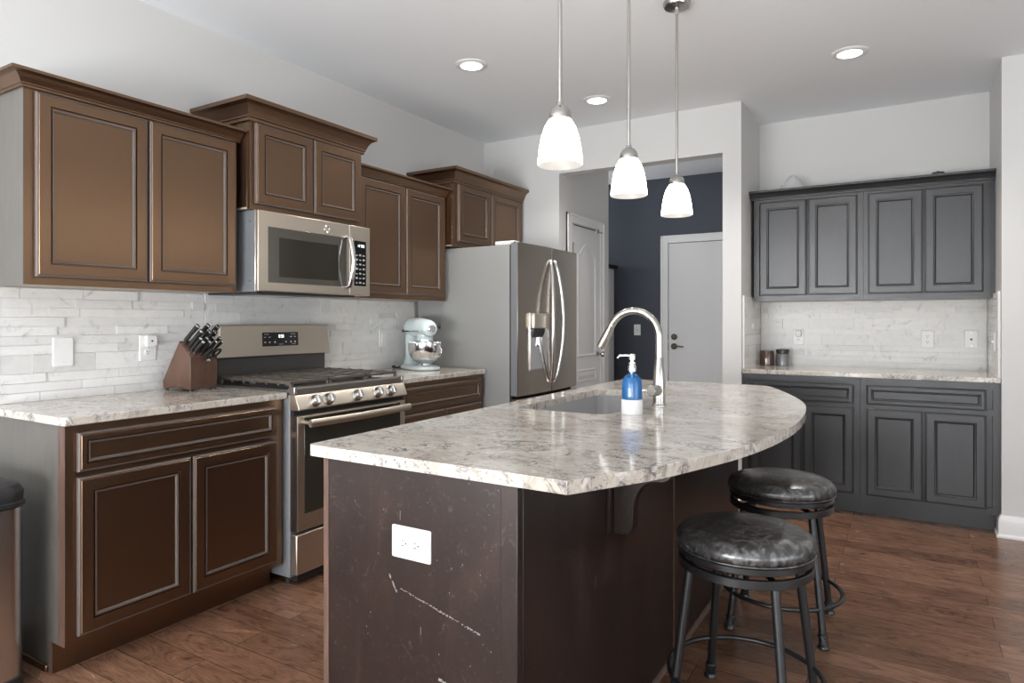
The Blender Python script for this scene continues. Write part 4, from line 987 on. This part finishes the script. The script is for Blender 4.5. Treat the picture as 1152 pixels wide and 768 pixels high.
# local: x = towards the back, y = along the front face, z up
kb = thing('knife_block', 'slanted walnut knife block standing on the counter beside the range', 'knife block', A)
wk = 0.160
side = [(0.0, 0.010), (0.0, 0.160), (0.070, 0.236), (0.176, 0.045), (0.172, 0.012), (0.160, 0.008), (0.12, 0.016), (0.06, 0.016), (0.02, 0.008)]
b = MB(); b.rings([[(x, 0, z) for x, z in side], [(x, wk, z) for x, z in side]]); b.build('block', 'block', kb, xf=KB, bevel=0.003)
b = MB()
for x, y in ((0.012, 0.012), (0.012, wk - 0.012), (0.160, 0.012), (0.160, wk - 0.012)): b.cyl((x, y, 0.0), (x, y, 0.010), 0.007, 10)
b.build('feet', 'black', kb, xf=KB)
b = MB()
for i in range(7): b.box(-0.0006, 0.0, 0.045 + i * 0.009, 0.051 + i * 0.009, 0.035, 0.040)
b.build('engraving', 'espresso', kb, xf=KB)
p0, p1 = Vector((0, 0, 0.160)), Vector((0.070, 0, 0.236)); sl = p1 - p0
nk = Vector((-sl.z, 0, sl.x)).normalized()      # out of the slanted face, forward and up
def knife(label, t, y, L, r, cat='knife', group=None, first=None):
    base = p0 + sl * t + Vector((0, y, 0)) + nk * 0.0008
    k = thing('kitchen_knife', label, cat, KB @ base, group)
    side_v = Vector((0, 1, 0)); upv = side_v.cross(nk)
    def ring(d, rx, ry, off=0): return [KB @ (base + nk * d + side_v * (rx * math.cos(2 * PI * i / 14)) + upv * (ry * math.sin(2 * PI * i / 14) + off)) for i in range(14)]
    b = MB(); b.rings([ring(0.0, r * 0.55, r * 1.0), ring(0.010, r * 0.7, r * 1.05), ring(0.014, r * 0.8, r * 1.1)]); b.build('bolster', 'chrome', k)
    b = MB(); b.rings([ring(0.014, r * 0.8, r * 1.05), ring(0.03, r * 0.85, r * 1.1), ring(L * 0.5, r * 0.8, r * 1.0, 0.001), ring(L * 0.85, r * 0.9, r * 1.2), ring(L, r * 0.9, r * 1.25)]); b.build('handle', 'handle_black', k)
    b = MB(); b.rings([ring(L, r * 0.9, r * 1.25), ring(L + 0.004, r * 0.85, r * 1.15), ring(L + 0.006, r * 0.4, r * 0.6)]); b.build('end_cap', 'chrome', k)
    return k
big = [(0.90, 0.018, 0.115, 'large black knife in the top corner slot of the block, nearest the wall outlet'),
       (0.90, 0.070, 0.118, 'large black knife in the middle slot of the top row of the block'),
       (0.88, 0.124, 0.112, 'large black knife in the top row of the block, next to the range'),
       (0.64, 0.026, 0.108, 'large black knife in the second row of the block, at the outlet side'),
       (0.64, 0.068, 0.106, 'large black knife in the second row of the block, at its middle'),
       (0.64, 0.106, 0.098, 'large black knife in the second row of the block, at the range side')]
for t, y, L, l in big: knife(l, t, y * 1.14, L, 0.0105)
for row, t in (('upper', 0.38), ('lower', 0.17)):
    for j, pos in enumerate(('outlet end', 'inner place nearer the outlet', 'inner place nearer the range', 'range end')):
        knife('small steak knife in the %s steak row of the block, %s' % (row, pos), t, 0.024 + j * 0.038, 0.086, 0.0078, group='steak knives in the block')
sb = p0 + sl * 0.02 + Vector((-0.012, 0.085, -0.018))
sc_ = thing('scissors', 'black-handled kitchen scissors in the front of the knife block', 'scissors', KB @ sb)
for dy in (-0.020, 0.024):
    c = sb + nk * 0.052 + Vector((0, dy, 0)); upv = Vector((0, 1, 0)).cross(nk)
    b = MB(); b.tube([KB @ (c + nk * 0.024 * math.cos(2 * PI * i / 20) + Vector((0, 1, 0)) * 0.016 * math.sin(2 * PI * i / 20)) for i in range(20)], 0.0055, 8, closed=True)
    b.tube([KB @ (sb + nk * 0.002 + Vector((0, dy * 0.3, 0))), KB @ (sb + nk * 0.03 + Vector((0, dy * 0.8, 0)))], [0.006, 0.005], 8)
    b.build('finger_ring', 'handle_black', sc_)
b = MB(); b.lathe([(0.010, 0), (0.010, 0.010), (0.0, 0.011)], KB @ (sb + nk * -0.004 + Vector((-0.006, 0.0, 0))), nf, 16); b.build('pivot', 'chrome', sc_)

# ------------------------------------------------------------------ jars and odds on the niche cabinets
j = thing('candle_jar', 'brown glass jar on the niche counter, in the corner', 'jar', (-0.902, 5.17, 0.906))
b = MB(); b.lathe([(0.046, 0), (0.0495, 0.004), (0.0495, 0.088), (0.047, 0.098), (0.0465, 0.108), (0.0435, 0.108), (0.0435, 0.098), (0.046, 0.086), (0.046, 0.07), (0.0, 0.068)], (-0.902, 5.17, 0.906), UZ, 36); b.build('jar', 'jar_brown', j)
b = MB(); b.lathe([(0.0435, 0.0), (0.0435, 0.004), (0, 0.004)], (-0.902, 5.17, 1.010), UZ, 28); b.build('rim', 'black', j)
j = thing('candle_jar', 'grey jar with black lid on the niche counter', 'jar', (-0.797, 5.21, 0.906))
b = MB(); b.lathe([(0.044, 0), (0.047, 0.003), (0.047, 0.078), (0.043, 0.086), (0.0, 0.086)], (-0.797, 5.21, 0.906), UZ, 36); b.build('jar', 'jar_grey', j)
b = MB(); b.lathe([(0.043, 0.086), (0.0435, 0.094), (0.0455, 0.096), (0.0455, 0.116), (0.043, 0.119), (0, 0.119)], (-0.797, 5.21, 0.906), UZ, 36); b.build('lid', 'black', j)
# crumpled clear wrap and a small dark object on top of the charcoal cabinets
rnd = random.Random(9); b = MB(); nx, ny = 20, 10; g = []
for i in range(nx):
    row = []
    for k_ in range(ny):
        u, v = i / (nx - 1), k_ / (ny - 1)
        hgt = 0.13 * math.exp(-((u - 0.5) / 0.20) ** 2 - ((v - 0.5) / 0.35) ** 2) + 0.03 * rnd.random()
        row.append(b.V((-0.90 + 0.36 * u + rnd.uniform(-.006, .006), 5.02 + 0.22 * v + rnd.uniform(-.006, .006), 2.113 + 0.03 * (1 - abs(2 * v - 1)) + hgt)))
    g.append(row)
for i in range(nx - 1):
    for k_ in range(ny - 1): b.F([g[i][k_], g[i + 1][k_], g[i + 1][k_ + 1], g[i][k_ + 1]])
tag(b.build('plastic_wrap', 'plastic_wrap', smooth=180), 'crumpled clear plastic wrap lying on top of the charcoal wall cabinet', 'plastic wrap')
o = thing('cable_clip', 'tiny dark clip lying on the crown molding of the charcoal cabinets', 'clip', (0.16, 4.955, 2.161))
b = MB(); b.rings([[(x, y, z) for x, y in rrect(0.125 + i, 0.195 - i, 4.94 + i, 4.972 - i, 0.008, 3)] for i, z in ((0, 2.161), (0, 2.169), (0.006, 2.176))]); b.build('clip_body', 'black', o)
b = MB(); b.lathe([(0.008, 0), (0.007, 0.006), (0, 0.007)], (0.16, 4.956, 2.176), UZ, 14); b.build('button', 'jar_grey', o)

# ------------------------------------------------------------------ trash can
tr = thing('trash_can', 'stainless step trash can with black lid beside the base cabinet', 'trash can', (-2.78, 0.85, 0))
def can(i, z, r=0.055): return [(x, y, z) for x, y in rrect(-2.93 + i, -2.548 - i, 0.650 + i, 1.070 - i, r, 8)]
b = MB(); b.rings([can(0.006, 0.0), can(0.0, 0.006), can(0.0, 0.044), can(0.004, 0.048)]); b.build('base', 'black', tr)
b = MB(); b.rings([can(0.004, 0.048), can(0.004, 0.612), can(0.008, 0.615)]); b.build('body', 'steel', tr)
b = MB(); b.rings([can(0.006, 0.615), can(-0.003, 0.618), can(-0.003, 0.630), can(0.002, 0.634), can(0.0, 0.665), can(0.012, 0.688), can(0.05, 0.700, 0.04), can(0.10, 0.704, 0.03)]); b.build('lid', 'black', tr)
b = MB(); b.box(-2.555, -2.515, 0.80, 0.90, 0.010, 0.024); b.build('pedal', 'black', tr, bevel=0.004)

# ------------------------------------------------------------------ bar stools
def make_stool(label):
    t = thing('bar_stool', label, 'bar stool', (0, 0, 0), 'bar stools at the island')
    b = MB(); seg = 120
    prof = [(0.0, 0.536), (0.185, 0.536), (0.198, 0.540), (0.2035, 0.552), (0.2030, 0.566), (0.196, 0.580), (0.180, 0.591), (0.150, 0.599), (0.10, 0.605), (0.05, 0.608), (0.0, 0.609)]
    rs = []
    rnd = random.Random(5); ph = [rnd.uniform(0.6, 1.4) for _ in range(seg)]
    for i, (r, z) in enumerate(prof):
        ring = []
        for k_ in range(seg):
            a = 2 * PI * k_ / seg
            w_ = 0.0 if i not in (2, 3, 4, 5) else 0.0030 * math.cos(k_ * PI) * ph[k_] * (1.3 if i < 5 else 0.8)
            ring.append((max(r + w_, 1e-5) * math.cos(a), max(r + w_, 1e-5) * math.sin(a), z))
        rs.append(ring)
    b.rings(rs, cap0=False, cap1=False); b.build('cushion', 'leather', t, smooth=180)
    b = MB(); b.torus((0, 0), 0.2035, 0.0028, 0.541, 64, 8); b.build('piping', 'leather', t, smooth=180)
    b = MB(); b.lathe([(0.0, 0.516), (0.198, 0.516), (0.2005, 0.518), (0.2005, 0.534), (0.198, 0.536), (0.0, 0.536)], (0, 0, 0), UZ, 64, False, False); b.build('seat_plate', 'black_metal', t)
    b = MB(); b.lathe([(0.045, 0.494), (0.045, 0.516)], (0, 0, 0), UZ, 24)
    for k_ in range(4):
        a = R(45 + 90 * k_); c, s = math.cos(a), math.sin(a)
        b.tube([(0.04 * c, 0.04 * s, 0.505), (0.192 * c, 0.192 * s, 0.490)], 0.008, 8)
    b.build('swivel', 'black_metal', t)
    b = MB(); b.lathe([(0.186, 0.476), (0.1975, 0.476), (0.1995, 0.478), (0.1995, 0.500), (0.1975, 0.502), (0.186, 0.502), (0.186, 0.476)], (0, 0, 0), UZ, 64, False, False); b.build('apron_ring', 'black_metal', t)
    for k_ in range(4):
        a = R(45 + 90 * k_); c, s = math.cos(a), math.sin(a)
        b = MB(); b.tube([(0.178 * c, 0.178 * s, 0.485), (0.243 * c, 0.243 * s, 0.012)], [0.0135, 0.0135], 16); lg = b.build('leg', 'black_metal', t)
        b = MB(); b.lathe([(0.020, 0), (0.0225, 0.004), (0.0215, 0.010), (0.0165, 0.016), (0.0165, 0.040), (0.0190, 0.042), (0.0190, 0.050), (0.0160, 0.054), (0.014, 0.055)], (0.2445 * c, 0.2445 * s, 0), (-0.136 * c, -0.136 * s, 1), 20); b.build('foot', 'black_metal', lg)
    b = MB(); b.torus((0, 0), 0.229, 0.0085, 0.142, 64, 10); b.build('footrest_ring', 'black_metal', t, smooth=180)
    return t
s1 = make_stool('black leather stool standing closer to the outlet end of the island')
s1.location = (-0.438, 2.135, 0); s1.rotation_euler = (0, 0, R(-6))
s2 = copy_tree(s1)
s2['label'] = 'black leather stool standing closer to the charcoal cabinets'
s2.location = (-0.452, 2.905, 0); s2.rotation_euler = (0, 0, R(2))

# ------------------------------------------------------------------ pendants and recessed lights
def make_pendant(label, lamp):
    t = thing('pendant_light', label, 'pendant light', (0, 0, H), 'pendant lights over the island')
    z = 1.735
    b = MB(); b.lathe([(0.064, H - 0.0005), (0.064, H - 0.012), (0.058, H - 0.022), (0.012, H - 0.026), (0.009, H - 0.055), (0.0, H - 0.055)], (0, 0, 0), UZ, 36); b.build('canopy', 'nickel', t)
    b = MB(); b.cyl((0, 0, z + 0.195), (0, 0, H - 0.05), 0.0065, 14); b.build('rod', 'nickel', t)
    b = MB(); b.lathe([(0.0, z + 0.203), (0.010, z + 0.202), (0.012, z + 0.190), (0.024, z + 0.184), (0.033, z + 0.172), (0.036, z + 0.156), (0.0355, z + 0.146), (0.0, z + 0.146)], (0, 0, 0), UZ, 32); b.build('socket_cap', 'nickel', t)
    b = MB(); b.lathe([(0.030, z + 0.148), (0.038, z + 0.142), (0.050, z + 0.122), (0.060, z + 0.092), (0.067, z + 0.055), (0.071, z + 0.020), (0.0715, z + 0.004), (0.070, z)], (0, 0, 0), UZ, 48, False, False)
    sh = b.build('lamp_shade', 'shade', t, smooth=60)
    b = MB(); b.lathe([(0.028, z + 0.145), (0.036, z + 0.140), (0.047, z + 0.120), (0.057, z + 0.092), (0.064, z + 0.055), (0.068, z + 0.020), (0.0685, z + 0.004), (0.070, z)], (0, 0, 0), UZ, 48, False, False)
    b.build('inner_glass', 'shade_in', sh, smooth=60)
    d = bpy.data.lights.new('pendant_bulb', 'POINT'); d.energy = 0.25; d.color = (1.0, 0.93, 0.82); d.shadow_soft_size = 0.03
    l = bpy.data.objects.new('bulb', d); COL.objects.link(l); l.parent = t; l.location = (0, 0, z + 0.05 - H)
    return t
p1_ = make_pendant('lit white glass pendant hanging nearest the outlet end of the island', True)
p1_.location = (-0.955, 1.885, H)
for y, l in ((2.490, 'middle one of the three lit white glass pendants over the island'), (3.075, 'lit white glass pendant nearest the hall opening')):
    c = copy_tree(p1_); c['label'] = l; c.location = (-0.955 if y < 3 else -0.940, y, H)
def make_recessed(label):
    t = thing('recessed_light', label, 'ceiling light', (0, 0, H), 'recessed ceiling lights')
    b = MB(); b.lathe([(0.095, 0.0), (0.095, -0.003), (0.088, -0.008), (0.070, -0.011), (0.064, -0.009), (0.062, 0.0)], (0, 0, H), UZ, 40, False, False); b.build('trim_ring', 'trim', t)
    b = MB(); b.lathe([(0.063, -0.002), (0.063, -0.007), (0.0, -0.008)], (0, 0, H), UZ, 32); b.build('lens', 'led', t)
    d = bpy.data.lights.new('recessed_beam', 'SPOT'); d.energy = 42; d.color = (1.0, 0.95, 0.89); d.spot_size = R(125); d.spot_blend = 0.8; d.shadow_soft_size = 0.06
    l = bpy.data.objects.new('beam', d); COL.objects.link(l); l.parent = t; l.location = (0, 0, -0.02)
    return t
r1 = make_recessed('lit recessed ceiling light above the gas range side of the kitchen')
r1.location = (-2.205, 3.200, H)
for x, y, l in ((-1.820, 4.150, 'lit recessed ceiling light just in front of the hall opening'), (-0.283, 4.150, 'lit recessed ceiling light in front of the charcoal cabinets')):
    c = copy_tree(r1); c['label'] = l; c.location = (x, y, H)
